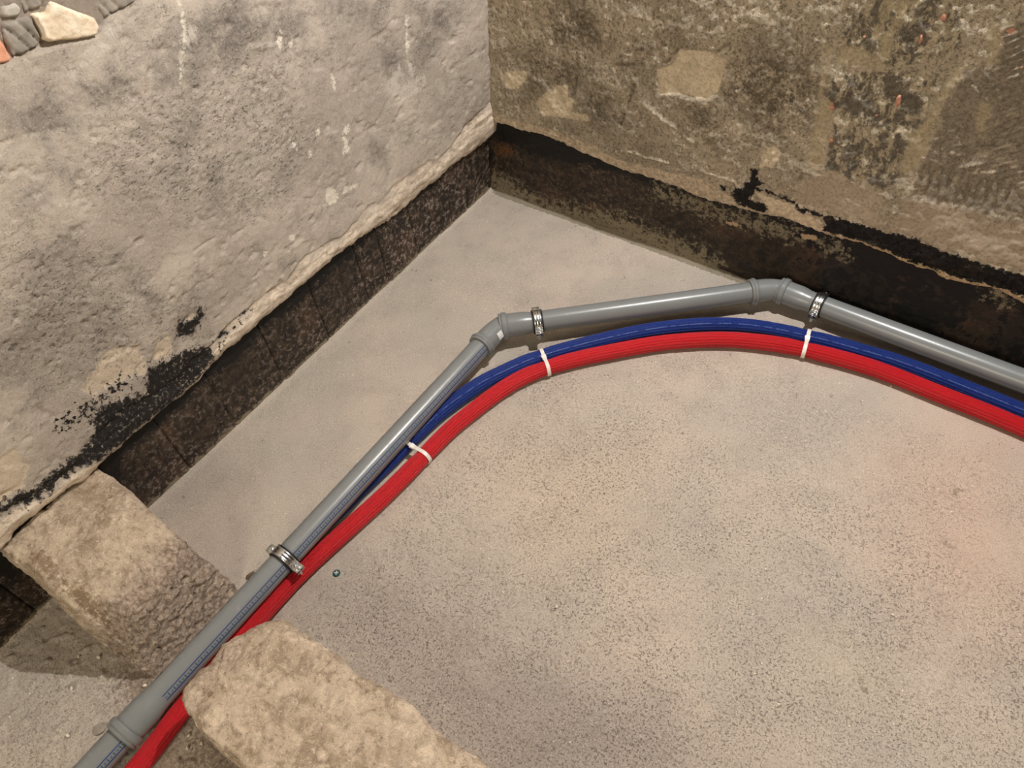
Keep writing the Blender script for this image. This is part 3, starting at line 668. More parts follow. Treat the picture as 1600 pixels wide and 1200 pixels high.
# ------------------------------------------------------------------ right wall
def build_right():
    xs = axis(-0.02, -0.02, 1.60, 3.4, 0.003)
    zs = np.concatenate([[0.0, 0.0], axis(0.21, 0.21, 0.86, 2.7, 0.003)])
    Z0, X = np.meshgrid(zs, xs, indexing='ij')
    ze = edge_curve(F_RE, xs, 13)[None, :]
    V = np.maximum(Z0, 0.21)
    Z = V + (ze - 0.21) * np.exp(-(V - 0.21) / 0.06)
    A = {k: poly_mask(X, Z, F_R[k], wd) for k, wd in (('tar', 0.008), ('lip', 0.006), ('pale', 0.010), ('smooth', 0.014), ('pink', 0.03), ('dark', 0.04), ('mort', 0.02), ('comb', 0.02))}
    gr = line_mask(X, Z, F_RL['groove'], 0.0035) * ss(fb2(X, Z, 25, 3, 95), -0.35, 0.1); rd = line_mask(X, Z, F_RL['ridge'], 0.004) * ss(fb2(X, Z, 25, 3, 96), -0.3, 0.1)
    A['vein'] = rd * (0.6 + 0.5 * fb2(X, Z, 60, 3, 5)); A['gap'] = gr
    hgt = V - 0.21
    ewid = 0.045 + 0.03 * (fb2(xs, xs * 0, 8, 3, 75))[None, :] - 0.02 * ss(X, 0.9, 1.0)
    A['edge'] = np.clip(0.5 + (ewid - hgt) / 0.03, 0, 1)
    D = 0.0125 - chip_profile(V) * 0.8
    D += fb2(X, Z, 4, 3, 101) * 0.004 + fb2(X, Z, 20, 4, 102) * 0.0024 + fb2(X, Z, 85, 3, 104) * 0.0011
    D -= 0.003 * ss(hgt - ewid, 0.004, -0.004)
    D += np.round(fb2(X, Z, 4, 5, 121, 0.6) * 4) * 0.0012
    sq = poly_mask(X, Z, [F_R['pale'][2]], 0.006)
    D -= ss(sq, 0.4, 0.6) * 0.003
    D += ss(A['mort'], 0.4, 0.6) * np.abs(fb2(X, Z, 45, 4, 143)) * 0.004
    rough = (1 - ss(A['smooth'], 0.3, 0.6)) * (1 - ss(sq, 0.3, 0.6)) * (1 - 0.7 * ss(A['pink'], 0.3, 0.7))
    D += rough * (np.abs(fb2(X, Z * 0.6, 60, 4, 107)) * 0.0035 - np.maximum(0, fb2(X, Z, 95, 3, 108) - 0.25) * 0.004)
    D += A['dark'] * fb2(X, Z, 80, 4, 133) * 0.002
    # comb and trowel marks in the later mortar
    cm = ss(A['comb'], 0.4, 0.6); mo = ss(A['mort'], 0.4, 0.6)
    wob = fb2(X, Z, 9, 3, 111) * 0.6
    ph1 = X / 0.017 + wob
    g1 = np.exp(-(((ph1 - np.floor(ph1)) - 0.5) / 0.20) ** 2)
    a1 = ss(Z, 0.475, 0.43) * ss(Z, 0.372, 0.385) * ss(vn2(X * 40, Z * 9, 7), 0.2, 0.4)
    ph2 = (X * 0.64 - Z * 0.77) / 0.0125 + wob * 1.5
    g2 = np.exp(-(((ph2 - np.floor(ph2)) - 0.5) / 0.22) ** 2)
    a2 = ss(X + 0.3 * Z, 1.34, 1.38) * ss(Z, 0.45, 0.48)
    ph3 = (X * 0.5 + Z * 0.86) / 0.034 + wob * 2
    g3 = np.exp(-(((ph3 - np.floor(ph3)) - 0.5) / 0.05) ** 2)
    a3 = (1 - a1) * (1 - a2) * ss(vn2(X * 16, Z * 16, 17), 0.45, 0.6)
    D -= cm * (g1 * a1 * 0.005 + g2 * a2 * 0.004)
    D += cm * g3 * a3 * 0.0035
    A['gap'] = np.maximum(A['gap'], cm * (g1 * a1 + g2 * a2) * 0.45)
    A['vein'] = np.maximum(A['vein'], cm * g3 * a3 * 0.55)
    ph4 = (X * 0.93 + Z * 0.12) / 0.020 + wob * 2
    g4 = np.exp(-(((ph4 - np.floor(ph4)) - 0.5) / 0.2) ** 2)
    D += mo * (np.round(fb2(X, Z, 26, 4, 115) * 2.2) * 0.0014 - g4 * ss(vn2(X * 22, Z * 12, 27), 0.5, 0.65) * 0.0035)
    D -= gr * 0.005; D += rd * 0.003
    D += ss(A['tar'], 0.4, 0.6) * (0.001 + 0.0014 * fb2(X, Z, 110, 3, 129))
    D += ss(A['lip'], 0.4, 0.6) * 0.005
    D[0] = -0.004; Z[0] = ze[0] + 0.008
    D[1] = 0.002; Z[1] = ze[0] + 0.001
    me = np_mesh('wall_right', np.stack([X, -D, Z], -1), grid_faces(len(zs), len(xs)), A)
    o = link('wall_right', me, MR)
    tag(o, 'right basement wall of patchy olive-grey plaster with a black tarred foot', kind='structure')
    # bitumen foot
    xb = axis(-0.02, -0.02, 1.60, 3.4, 0.004); zb = np.linspace(-0.012, 0.25, 68)
    Zb, Xb = np.meshgrid(zb, xb, indexing='ij')
    at = {k: poly_mask(Xb, Zb, F_B[k], wd) for k, wd in (('slurry', 0.034), ('tan', 0.008), ('rust', 0.02))}
    at['dust'] = np.clip(0.75 - 0.6 * ss(Xb, 0.5, 0.9), 0, 1)
    at['black'] = np.clip((Zb - 0.165 + 0.03 * fb2(Xb, Zb, 12, 3, 71)) / 0.05, 0, 1) * 0.9 + 0.75 * ss(Xb, 0.8, 1.05) * (0.7 + 0.5 * fb2(Xb, Zb, 9, 3, 72))
    at['joint'] = Zb * 0
    Db = fb2(Xb, Zb, 12, 4, 160) * 0.0025 + fb2(Xb, Zb, 80, 3, 161) * 0.0011 + ss(at['slurry'], 0.35, 0.65) * 0.0022
    zl = np.interp(Xb, *[np.array(q) / 1000.0 for q in zip(*sorted(F_RE))])
    Db -= 0.010 * ss(Zb, zl + 0.004, zl + 0.012)
    at['black'] = np.maximum(at['black'], poly_mask(Xb, Zb, F_B['crack'], 0.003))
    Db -= 0.003 * poly_mask(Xb, Zb, F_B['crack'], 0.003)
    me = np_mesh('bitumen_coating', np.stack([Xb, -Db, Zb], -1), grid_faces(len(zb), len(xb)), at)
    link('bitumen_coating', me, MBR, o)
    rng = np.random.RandomState(12)
    for cx, cz, ww, hh in F_FR:
        n = 7
        pl = []
        for k in range(n):
            a = 2 * math.pi * k / n + rng.uniform(-0.3, 0.3)
            r = rng.uniform(0.75, 1.1)
            pl.append((cx + math.cos(a) * ww * 0.80 * r, cz + math.sin(a) * hh * 0.80 * r))
        chunk('brick_fragment', pl, lambda u, v, h: (u, -h, v), 0.004, 0.0162, MBRICKF, o, int(cx) % 50)
    return o


# ------------------------------------------------------------------ broken stub wall
def stub_mesh(fmap, nu, nv, nw, seed, attrs):
    """closed lump from a subdivided box: top and four sides, mapped, rounded and roughened"""
    pts = []; faces = []; off = 0

    def add(U, V, W, flip):
        nonlocal off
        n, m_ = U.shape
        pts.append(np.stack([U, V, W], -1).reshape(-1, 3))
        faces.append(grid_faces(n, m_, flip=flip) + off); off += n * m_
    u = np.linspace(0, 1, nu); v = np.linspace(0, 1, nv); ww = np.linspace(0, 1, nw)
    V, U = np.meshgrid(v, u, indexing='ij'); add(U, V, U * 0 + 1, False)
    W, U = np.meshgrid(ww, u, indexing='ij'); add(U, U * 0, W, False); add(U, U * 0 + 1, W, True)
    W, V = np.meshgrid(ww, v, indexing='ij'); add(V * 0, V, W, True); add(V * 0 + 1, V, W, False)
    Q = np.concatenate(pts); F = np.concatenate(faces)
    X, Y, Z, N = fmap(Q[:, 0], Q[:, 1], Q[:, 2])
    d = fb3(X, Y, Z, 9, 3, seed) * 0.005 + fb3(X, Y, Z, 34, 4, seed + 3, 0.6) * 0.0042 + fb3(X, Y, Z, 110, 3, seed + 6) * 0.0026 - np.maximum(0, fb3(X, Y, Z, 48, 3, seed + 8) - 0.28) * 0.014
    at = attrs(X, Y, Z)
    d = d * (1 + 0.35 * at['broken']) + at['broken'] * (np.abs(fb3(X, Y, Z, 55, 4, seed + 11, 0.6)) * 0.007 - 0.003 + fb3(X, Y, Z, 170, 2, seed + 12) * 0.002)
    eg = np.clip(np.abs(N).sum(1) - 1.02, 0, 0.35) / 0.35
    d = d + eg * (fb3(X, Y, Z, 42, 4, seed + 21, 0.65) * 0.0065 - 0.002)
    d *= ss(Z, -0.01, 0.02) * 0.7 + 0.3
    P = np.stack([X + N[:, 0] * d, Y + N[:, 1] * d, Z + N[:, 2] * d], -1)
    return np_mesh('masonry_stub', P, F, at)


def box_norm(u, v, w, bu=(1, 1)):
    # smooth outward direction from the box coordinates (equal on shared edges)
    nx = np.sign(u - 0.5) * (np.abs(u - 0.5) * 2) ** 24 * np.where(u < 0.5, bu[0], bu[1])
    ny = np.sign(v - 0.5) * (np.abs(v - 0.5) * 2) ** 16
    nz = np.clip(w, 0, 1) ** 24
    N = np.stack([nx, ny, nz], -1) + 1e-9
    return N / np.maximum(1e-6, np.linalg.norm(N, axis=1))[:, None]


def build_stubs():
    def f1(u, v, w):
        xr_top = 0.262 - 0.02 * v + 0.03 * np.sin(v * 3.1)
        xr = xr_top + (0.318 - xr_top) * (1 - w) ** 0.8
        X = -0.002 + u * (xr + 0.002)
        cham = ss(X, 0.13, 0.28) * ss(0.32 - v, 0, 0.32)
        H = 0.204 - 0.056 * ss(X, 0.12, 0.28) - 0.07 * cham - 0.02 * ss(0.08 - v, 0, 0.08) * ss(X, 0.03, 0.1)
        Y = -1.519 + v * 0.217 + 0.004 * np.sin(X * 23)
        dv = np.minimum(v, 1 - v) * 0.215
        Z = w * H
        top = ss(w, 0.8, 1.0)
        Z = Z - top * 0.006 * ss(0.008 - dv, 0, 0.008) ** 1.5
        return X, Y, Z, box_norm(u, v, w, (0.2, 1))

    def a1(X, Y, Z):
        br = ss(X + 0.2 * (0.16 - Z), 0.20, 0.26)
        st = 0.95 * np.exp(-((X - 0.10) / 0.035) ** 2 - ((Y + 1.485) / 0.016) ** 2) + 0.8 * np.exp(-((X - 0.20) / 0.05) ** 2 - ((Y + 1.49) / 0.014) ** 2)
        return {'broken': br, 'stain': st}
    me = stub_mesh(f1, 116, 76, 60, 200, a1)
    o = link('masonry_stub', me, MRUB)
    tag(o, 'broken masonry wall stub joined to the left wall, its rough end facing the grey pipe', 'masonry block')

    ends = [(0.0, 0.519), (0.03, 0.495), (0.09, 0.484), (0.22, 0.481), (0.36, 0.484), (0.53, 0.481), (0.62, 0.489), (0.73, 0.497), (0.87, 0.518), (0.94, 0.530), (1.0, 0.542)]

    def f2(u, v, w):
        xl = np.interp(v, [e[0] for e in ends], [e[1] for e in ends]) + 0.004 * fb2(v, v * 0, 14, 3, 9)
        xl = xl - 0.040 * np.clip(1 - w, 0, 1) ** 0.55  # unseen lower end bulged out to throw shade on the red pipe
        X = xl + u * (1.75 - xl)
        H = 0.192 - 0.012 * ss(0.56 - X, 0, 0.05) + 0.004 * np.sin(X * 9)
        Y = -1.519 + v * 0.208 + 0.003 * np.sin(X * 17) + 0.003 * np.sin(X * 41)
        dv = np.minimum(np.minimum(v, 1 - v) * 0.21, (X - xl) * 1.0)
        Z = w * H - ss(w, 0.8, 1.0) * 0.007 * ss(0.009 - dv, 0, 0.009) ** 1.5
        return X, Y, Z, box_norm(u, v, w)

    def a2(X, Y, Z):
        st = 0.9 * np.exp(-((X - 0.545) / 0.010) ** 2 - ((Y + 1.452) / 0.006) ** 2) + 0.75 * np.exp(-((X - 0.525) / 0.012) ** 2 - ((Y + 1.472) / 0.006) ** 2)
        return {'broken': 0.5 * ss(0.55 - X, 0, 0.06), 'stain': st}
    me = stub_mesh(f2, 330, 72, 50, 260, a2)
    o = link('masonry_stub', me, MRUB)
    tag(o, 'pale broken masonry wall stub in the foreground, right of the grey and red pipes', 'masonry block')


# ------------------------------------------------------------------ pipes
def frame(d):
    t = Vector(d).normalized()
    n = t.cross(Vector((0, 0, 1))).normalized()      # horizontal, to the right of travel
    b = n.cross(t).normalized()
    return t, n, b


def tube(name, pts, rad, mat_, parent, nphi=48, u0=0.0, cap=True, uvs=None):
    """lathe/sweep: pts list of Vector centres, rad list; keeps a level frame; uv = (length, angle)"""
    P = []; UV = []; L = u0
    n_ = len(pts)
    for i, p in enumerate(pts):
        a = pts[max(0, i - 1)]; b = pts[min(n_ - 1, i + 1)]
        if (b - a).length < 1e-7:
            a = pts[max(0, i - 2)]; b = pts[min(n_ - 1, i + 2)]
        t, n, bb = frame(b - a)
        if i: L += (p - pts[i - 1]).length
        for k in range(nphi + 1):
            ang = 2 * math.pi * k / nphi - math.pi / 2
            P.append(p + (n * math.cos(ang) + bb * math.sin(ang)) * rad[i])
            UV.append((L if uvs is None else uvs[i], ang))
    F = grid_faces(n_, nphi + 1)
    me = np_mesh(name, [tuple(q) for q in P], F, None, UV)
    me.set_sharp_from_angle(angle=math.radians(22))
    return link(name, me, mat_, parent)


def straight(o, d, prof):
    o = Vector(o); d = Vector(d).normalized()
    return [o + d * s for s, r in prof], [r for s, r in prof]


R0 = 0.025
D1 = Vector((0.0005, 1.0, -0.006)).normalized()
D2 = Vector((0.74192, 0.67049, -0.008)).normalized()
D3 = Vector((0.99985, -0.0175, 0.0)).normalized()
I1 = Vector((0.3832, -0.4870, 0.0545))
I2 = Vector((0.8905, -0.0415, 0.0465))
D2 = (I2 - I1).normalized()


def collar(s0, s1, inner):
    """moulded ring of a push-fit socket, mouth at s0"""
    sg = 1 if s1 > s0 else -1
    w_ = abs(s1 - s0)
    return [(s0 + sg * 0.005, inner), (s0 + sg * 0.0005, 0.0272), (s0, 0.0278), (s0, 0.0305), (s0 + sg * 0.002, 0.0318), (s0 + sg * 0.004, 0.0318), (s0 + sg * 0.0055, 0.0308), (s0 + sg * 0.0075, 0.0326), (s0 + sg * 0.009, 0.0335),
            (s0 + sg * (w_ - 0.004), 0.0335), (s0 + sg * (w_ - 0.001), 0.0318), (s0 + sg * w_, 0.0290)]


def build_drain():
    root = empty('drain_pipe', (0.39, -0.48, 0.0))
    tag(root, 'grey plastic waste pipe with two bends running round the corner above the floor', 'pipe')
    off = -Vector((0.39, -0.48, 0.0))

    def seg(name, o, d, prof, mat_, parent, u0=0.0):
        p, r = straight(o + off if parent is root else o + off, d, prof)
        return tube(name, p, r, mat_, parent, u0=u0)
    fine = lambda a, b, n: [(a + (b - a) * i / n, R0) for i in range(n + 1)]
    # lowest piece, running out of the picture bottom left
    seg('pipe_section', I1, D1, fine(-1.75, -1.09, 8), MPRINT, root)
    s1 = seg('pipe_section', I1, D1, fine(-1.045, -0.045, 12), MPRINT, root)
    seg('socket', I1, D1, collar(-1.123, -1.103, 0.0252) + [(-1.09, 0.0288), (-1.066, 0.0286), (-1.055, 0.0272), (-1.046, 0.0256), (-1.036, 0.02512)], MPIPE, s1)
    s2 = seg('pipe_section', I1, D2, fine(0.075, (I2 - I1).length - 0.035, 8), MPIPE, root)
    seg('socket', I1, D2, collar(0.001, 0.022, 0.0252) + [(0.04, 0.0288), (0.060, 0.0286), (0.070, 0.0270), (0.078, 0.0255), (0.086, 0.02512)], MPIPE, s2)
    s3 = seg('pipe_section', I2, D3, fine(0.075, 1.3, 10), MPIPE, root)
    seg('socket', I2, D3, collar(0.008, 0.029, 0.0252) + [(0.04, 0.0288), (0.062, 0.0286), (0.072, 0.0272), (0.080, 0.0256), (0.088, 0.02512)], MPIPE, s3)

    def elbow(I, da, db, mouth, la, lb, sticker):
        p0 = I - da * la; p2 = I + db * lb
        pts = []; rad = []
        for s, r in collar(-mouth, -mouth + 0.016, 0.0252):
            pts.append(I + da * s); rad.append(r)
        rad[-1] = 0.0282
        for k in range(15):
            t = k / 14
            pts.append(p0 * (1 - t) ** 2 + I * (2 * t * (1 - t)) + p2 * t * t); rad.append(0.0280 - 0.0022 * ss(np.array(t), 0.0, 0.8).item())
        pts.append(p2 + db * 0.02); rad.append(0.0252)
        e = tube('elbow', [q + off for q in pts], rad, MPIPE, root)
        return e
    e1 = elbow(I1, D1, D2, 0.078, 0.055, 0.010, True)
    elbow(I2, D2, D3, 0.064, 0.040, 0.014, False)
    # small white paper label on the first bend
    tt = 0.30
    q0 = I1 - D1 * 0.055; q2 = I1 + D2 * 0.010
    c = q0 * (1 - tt) ** 2 + I1 * (2 * tt * (1 - tt)) + q2 * tt * tt
    t, n, b = frame((I1 - q0) * (1 - tt) + (q2 - I1) * tt)
    P = []; F = []
    for i in range(5):
        ang = math.radians(2 + 40 * i / 4)
        for sgn in (-1, 1):
            P.append(c + off + (n * math.cos(ang) + b * math.sin(ang)) * 0.0283 + t * (0.0078 * sgn))
    for i in range(4):
        F.append((2 * i, 2 * i + 1, 2 * i + 3, 2 * i + 2))
    M = Mat('sticker_paper')
    nn = M.noise(520, 2, 0.5)
    st = link('sticker', pymesh('sticker', P, F, True), M.fin(M.mix(M.step(nn, 0.6, 0.64, 0, 0.85), lin(232, 230, 228), lin(60, 60, 66)), 0.6), e1)
    st['label'] = 'small white paper sticker with dark print'
    return root


def box_mesh(bx):
    V = []; F = []
    for (c, ax, hx) in bx:
        b0 = len(V)
        for i in (-1, 1):
            for j in (-1, 1):
                for k in (-1, 1):
                    V.append(c + ax[0] * (i * hx[0]) + ax[1] * (j * hx[1]) + ax[2] * (k * hx[2]))
        F += [tuple(b0 + q for q in f) for f in ((0, 1, 3, 2), (4, 6, 7, 5), (0, 4, 5, 1), (2, 3, 7, 6), (0, 2, 6, 4), (1, 5, 7, 3))]
    return V, F


def cyl_mesh(items, seg=12):
    """items: (base centre, axis, list of (h, r))"""
    V = []; F = []
    for c, ax, prof in items:
        a = ax.normalized(); x = a.orthogonal().normalized(); y = a.cross(x)
        for pi, (h, r) in enumerate(prof):
            for k in range(seg):
                g = 2 * math.pi * k / seg
                V.append(c + a * h + (x * math.cos(g) + y * math.sin(g)) * r)
        b0 = len(V) - seg * len(prof)
        for pi in range(len(prof) - 1):
            for k in range(seg):
                F.append((b0 + pi * seg + k, b0 + pi * seg + (k + 1) % seg, b0 + (pi + 1) * seg + (k + 1) % seg, b0 + (pi + 1) * seg + k))
        F.append(tuple(b0 + k for k in range(seg))[::-1])
        F.append(tuple(b0 + (len(prof) - 1) * seg + k for k in range(seg)))
    return V, F


def arc_band(c, t, n, b, a0, a1, prof, seg=22):
    """ring segment: prof is a closed list of (along pipe, radius)"""
    V = []; F = []; m_ = len(prof)
    for i in range(seg + 1):
        g = math.radians(a0 + (a1 - a0) * i / seg)
        e = n * math.cos(g) + b * math.sin(g)
        for s, r in prof:
            V.append(c + t * s + e * r)
    for i in range(seg):
        for k in range(m_):
            F.append((i * m_ + k, i * m_ + (k + 1) % m_, (i + 1) * m_ + (k + 1) % m_, (i + 1) * m_ + k))
    F.append(tuple(range(m_))[::-1]); F.append(tuple(seg * m_ + k for k in range(m_)))
    return V, F


def build_clamp(c, d, label, tilt=0.0):
    t, n, b = frame(d)
    base = Vector((c.x, c.y, 0.0))
    root = empty('pipe_clamp', base)
    tag(root, label, 'pipe clamp', 'pipe clamps holding the grey waste pipe')
    q = c - base
    ca, sa = math.cos(tilt), math.sin(tilt)
    n, b = n * ca + b * sa, b * ca - n * sa
    metal = [(-0.0095, 0.0292), (-0.0095, 0.0276), (0.0095, 0.0276), (0.0095, 0.0292), (0.0070, 0.0304), (0.0045, 0.0294), (0.0015, 0.0296), (0, 0.0303), (-0.0015, 0.0296), (-0.0045, 0.0294), (-0.0070, 0.0304)]
    rub = [(-0.0125, 0.0254), (0.0125, 0.0254), (0.0125, 0.0288), (0.0095, 0.0288), (0.0095, 0.0274), (-0.0095, 0.0274), (-0.0095, 0.0288), (-0.0125, 0.0288)]
    for a0, a1, nm in ((7, 173, 'upper_band'), (187, 353, 'lower_band')):
        V, F = arc_band(q, t, n, b, a0, a1, metal)
        link(nm, pymesh(nm, V, F, True), MZ, root)
    V, F = arc_band(q, t, n, b, 4, 356, rub, 40)
    link('rubber_lining', pymesh('rubber_lining', V, F), MRUBBER, root)
    for sgn in (1, -1):
        for zz in (1, -1):
            V, F = box_mesh([(q + n * (sgn * 0.0365) + b * (zz * 0.0036), (n, t, b), (0.0085, 0.0092, 0.0011)), (q + n * (sgn * 0.0288) + b * (zz * 0.0040), (n, t, b), (0.0016, 0.0092, 0.0030))])
            link('clamp_ear', pymesh('clamp_ear', V, F), MZ, root)
        V, F = cyl_mesh([(q + n * (sgn * 0.0375) + b * 0.0047, b, [(0, 0.0062), (0.0008, 0.0064), (0.0022, 0.0060), (0.0030, 0.0048), (0.0034, 0.0030), (0.0024, 0.0028)]),
                         (q + n * (sgn * 0.0375) - b * 0.022, b, [(0, 0.0024), (0.001, 0.0030), (0.027, 0.0030)])], 16)
        link('clamp_screw', pymesh('clamp_screw', V, F), MZ, root)
    h = q.z - 0.0304
    V, F = cyl_mesh([(Vector((0, 0, -0.002)), Vector((0, 0, 1)), [(0, 0.004), (h, 0.004)]), (Vector((0, 0, h * 0.45)), Vector((0, 0, 1)), [(0, 0.0078), (h * 0.55 + 0.001, 0.0078)])], 12)
    link('threaded_rod', pymesh('threaded_rod', V, F), MZ, root)
    return root


# ------------------------------------------------------------------ insulated hoses
def smooth_path(pts, n_per=14):
    P = [Vector(p) for p in pts]
    out = []
    for i in range(len(P) - 1):
        p0 = P[max(0, i - 1)]; p1 = P[i]; p2 = P[i + 1]; p3 = P[min(len(P) - 1, i + 2)]
        for k in range(n_per):
            t = k / n_per
            out.append(0.5 * ((2 * p1) + (p2 - p0) * t + (2 * p0 - 5 * p1 + 4 * p2 - p3) * t * t + (3 * p1 - p0 - 3 * p2 + p3) * t ** 3))
    out.append(P[-1])
    for _ in range(14):
        out = [out[0]] + [out[i] * 0.5 + (out[i - 1] + out[i + 1]) * 0.25 for i in range(1, len(out) - 1)] + [out[-1]]
    # resample evenly
    A = np.array([tuple(p) for p in out]); s = np.r_[0, np.cumsum(np.linalg.norm(np.diff(A, axis=0), axis=1))]
    q = np.arange(0, s[-1], 0.006)
    return np.stack([np.interp(q, s, A[:, k]) for k in range(3)], 1), q


def build_hose(name, path, rad_fn, mat_, label, seed):
    C, q = smooth_path(path)
    T = np.gradient(C, axis=0); T[:, 2] *= 0; T /= np.linalg.norm(T, axis=1)[:, None]
    N = np.stack([T[:, 1], -T[:, 0], T[:, 0] * 0], 1)
    nph = 182
    ang = np.linspace(-math.pi / 2, 1.5 * math.pi, nph + 1)
    A, Q = np.meshgrid(ang, q)
    r = np.array([rad_fn(*c) for c in C])[:, None]
    nr = 17
    rib = np.abs(np.sin(A * nr / 2)) ** 0.6
    amp = 0.0017 * (0.55 + vn2(np.floor(A * nr / (2 * math.pi)) * 7.3, Q * 6, seed))
    R = r - amp * (1 - rib) + fb2(A * 2.0, Q * 9, 1.0, 3, seed + 3) * 0.0006
    # faint cross creases
    cr = vn2(Q * 0 + 3.0, np.round(Q / 0.05), seed + 8)
    R -= 0.0005 * np.exp(-(((Q / 0.05 + cr * 0.6) - np.round(Q / 0.05 + cr * 0.6)) / 0.04) ** 2) * ss(np.sin(A), -0.2, 0.5)
    zc = C[:, 2][:, None]
    X = C[:, 0][:, None] + N[:, 0][:, None] * np.cos(A) * R
    Y = C[:, 1][:, None] + N[:, 1][:, None] * np.cos(A) * R
    Z = zc + np.sin(A) * R
    me = np_mesh(name, np.stack([X, Y, Z], -1), grid_faces(len(q), nph + 1), None, np.stack([Q, A], -1).reshape(-1, 2))
    o = link(name, me, mat_)
    tag(o, label, 'insulated pipe')
    return C


RED = [(0.436, -2.25), (0.432, -1.9), (0.424, -1.63), (0.412, -1.52), (0.405, -1.40), (0.404, -1.265), (0.406, -1.207), (0.416, -1.12), (0.435, -0.976), (0.443, -0.855), (0.449, -0.771), (0.463, -0.700), (0.480, -0.629), (0.506, -0.561), (0.541, -0.506), (0.576, -0.462), (0.630, -0.405), (0.713, -0.324), (0.784, -0.269), (0.860, -0.222), (0.940, -0.188), (1.019, -0.166), (1.133, -0.147), (1.217, -0.143), (1.31, -0.146), (1.402, -0.147), (1.477, -0.151), (1.7, -0.165), (2.0, -0.18)]
BLUE = [(0.366, -2.25), (0.360, -1.9), (0.357, -1.63), (0.356, -1.40), (0.359, -1.2), (0.371, -1.081), (0.380, -0.99), (0.388, -0.90), (0.391, -0.834), (0.400, -0.740), (0.427, -0.638), (0.455, -0.577), (0.482, -0.526), (0.503, -0.495), (0.538, -0.449), (0.602, -0.374), (0.679, -0.294), (0.763, -0.226), (0.840, -0.179), (0.908, -0.151), (0.979, -0.133), (1.06, -0.118), (1.151, -0.107), (1.203, -0.102), (1.286, -0.102), (1.392, -0.106), (1.467, -0.109), (1.7, -0.12), (2.0, -0.135)]
TIES = [(0.417, -0.862), (0.521, -0.505), (1.012, -0.148)]


def hose_r(base):
    def f(x, y, z):
        r = base
        for tx, ty in TIES:
            d = math.hypot(x - tx, y - ty) - 0.02
            r -= 0.0013 * math.exp(-(max(d, 0) / 0.012) ** 2)
        return r
    return f


def blue_r(x, y, z):
    r = hose_r(0.0185)(x, y, z)
    return r - 0.0025 * float(ss(np.array(-y), 0.7, 0.95))


def build_tie(pr, pb, label):
    """nylon cable tie round both hoses"""
    pr = Vector(pr); pb = Vector(pb)
    c = (pr + pb) / 2; c.z = 0
    ax = (pr - pb); dist = ax.length; ax.normalize()
    tn = Vector((ax.y, -ax.x, 0))
    root = empty('cable_tie', c)
    tag(root, label, 'cable tie', 'white cable ties round the red and blue pipes')
    r = 0.0184
    prof = []
    for k in range(15):                                  # round the red pipe
        g = math.radians(-80 + 190 * k / 14); prof.append((dist / 2 + r * math.cos(g), 0.0185 + r * math.sin(g)))
    prof.append((0.0, 0.0185 + r * 0.62))
    for k in range(15):                                  # round the blue pipe
        g = math.radians(70 + 190 * k / 14); prof.append((-dist / 2 + r * math.cos(g), 0.0185 + r * math.sin(g)))
    pts = np.array(prof)
    for _ in range(3):
        pts[1:-1] = pts[1:-1] * 0.6 + (pts[:-2] + pts[2:]) * 0.2
    tg = np.gradient(pts, axis=0); tg /= np.linalg.norm(tg, axis=1)[:, None]
    nr = np.stack([tg[:, 1], -tg[:, 0]], 1)
    cen = np.array([0, 0.0185])
    nr *= np.where(((pts - cen) * nr).sum(1) < 0, -1, 1)[:, None]
    V = []; F = []
    for i in range(len(pts)):
        for s, o_ in ((-0.0042, 0.0002), (0.0042, 0.0002), (0.0042, 0.0021), (-0.0042, 0.0021)):
            p = pts[i] + nr[i] * o_
            V.append(ax * p[0] + Vector((0, 0, max(p[1], 0.0008))) + tn * s)
    for i in range(len(pts) - 1):
        for k in range(4):
            F.append((i * 4 + k, i * 4 + (k + 1) % 4, i * 4 + 4 + (k + 1) % 4, i * 4 + 4 + k))
    link('strap', pymesh('strap', V, F), MTIE, root)
    h = Vector((0, 0, 0.0185 + r * 0.62 + 0.0035))
    sl = (ax * -1 + Vector((0, 0, 0.35))).normalized()
    V, F = box_mesh([(h - ax * 0.002, (sl, tn, sl.cross(tn)), (0.0060, 0.0052, 0.0032)), (h - ax * 0.006 + Vector((0, 0, 0.001)) + tn * 0.0035, (tn, sl, sl.cross(tn)), (0.0030, 0.0022, 0.0012))])
    link('tie_head', pymesh('tie_head', V, F), MTIE, root)


def pebble(name, loc, size, mat_, label, cat, group, seed):
    rng = np.random.RandomState(seed)
    n = 8; P = []
    for lat in (-0.9, -0.35, 0.35, 0.9):
        for k in range(n):
            g = 2 * math.pi * k / n
            j = rng.uniform(0.75, 1.1)
            c_ = math.cos(lat * 1.2)
            P.append((math.cos(g) * c_ * size[0] * j, math.sin(g) * c_ * size[1] * j, math.sin(lat * 1.2) * size[2] * j + size[2] * 0.7))
    F = [f[::-1] for f in [tuple(range(n))]] + [tuple(3 * n + k for k in range(n))]
    for i in range(3):
        for k in range(n):
            F.append((i * n + k, i * n + (k + 1) % n, (i + 1) * n + (k + 1) % n, (i + 1) * n + k))
    o = link(name, pymesh(name, P, F), mat_)
    o.location = loc; o.rotation_euler = (0, 0, rng.uniform(0, 6.28) if size[0] < 0.008 else size[3] if len(size) > 3 else 0)
    tag(o, label, cat, group)
    return o


# ------------------------------------------------------------------ assemble
build_floor()
build_left()
build_right()
build_stubs()
build_drain()
build_clamp(I1 - D1 * 0.726, D1, 'steel pipe clamp on the straight pipe beside the foreground stub walls')
build_clamp(I1 + D2 * 0.094, D2, 'steel pipe clamp just right of the left-hand pipe bend')
build_clamp(I2 + D3 * 0.108, D3, 'steel pipe clamp just right of the right-hand pipe bend by the black wall foot')

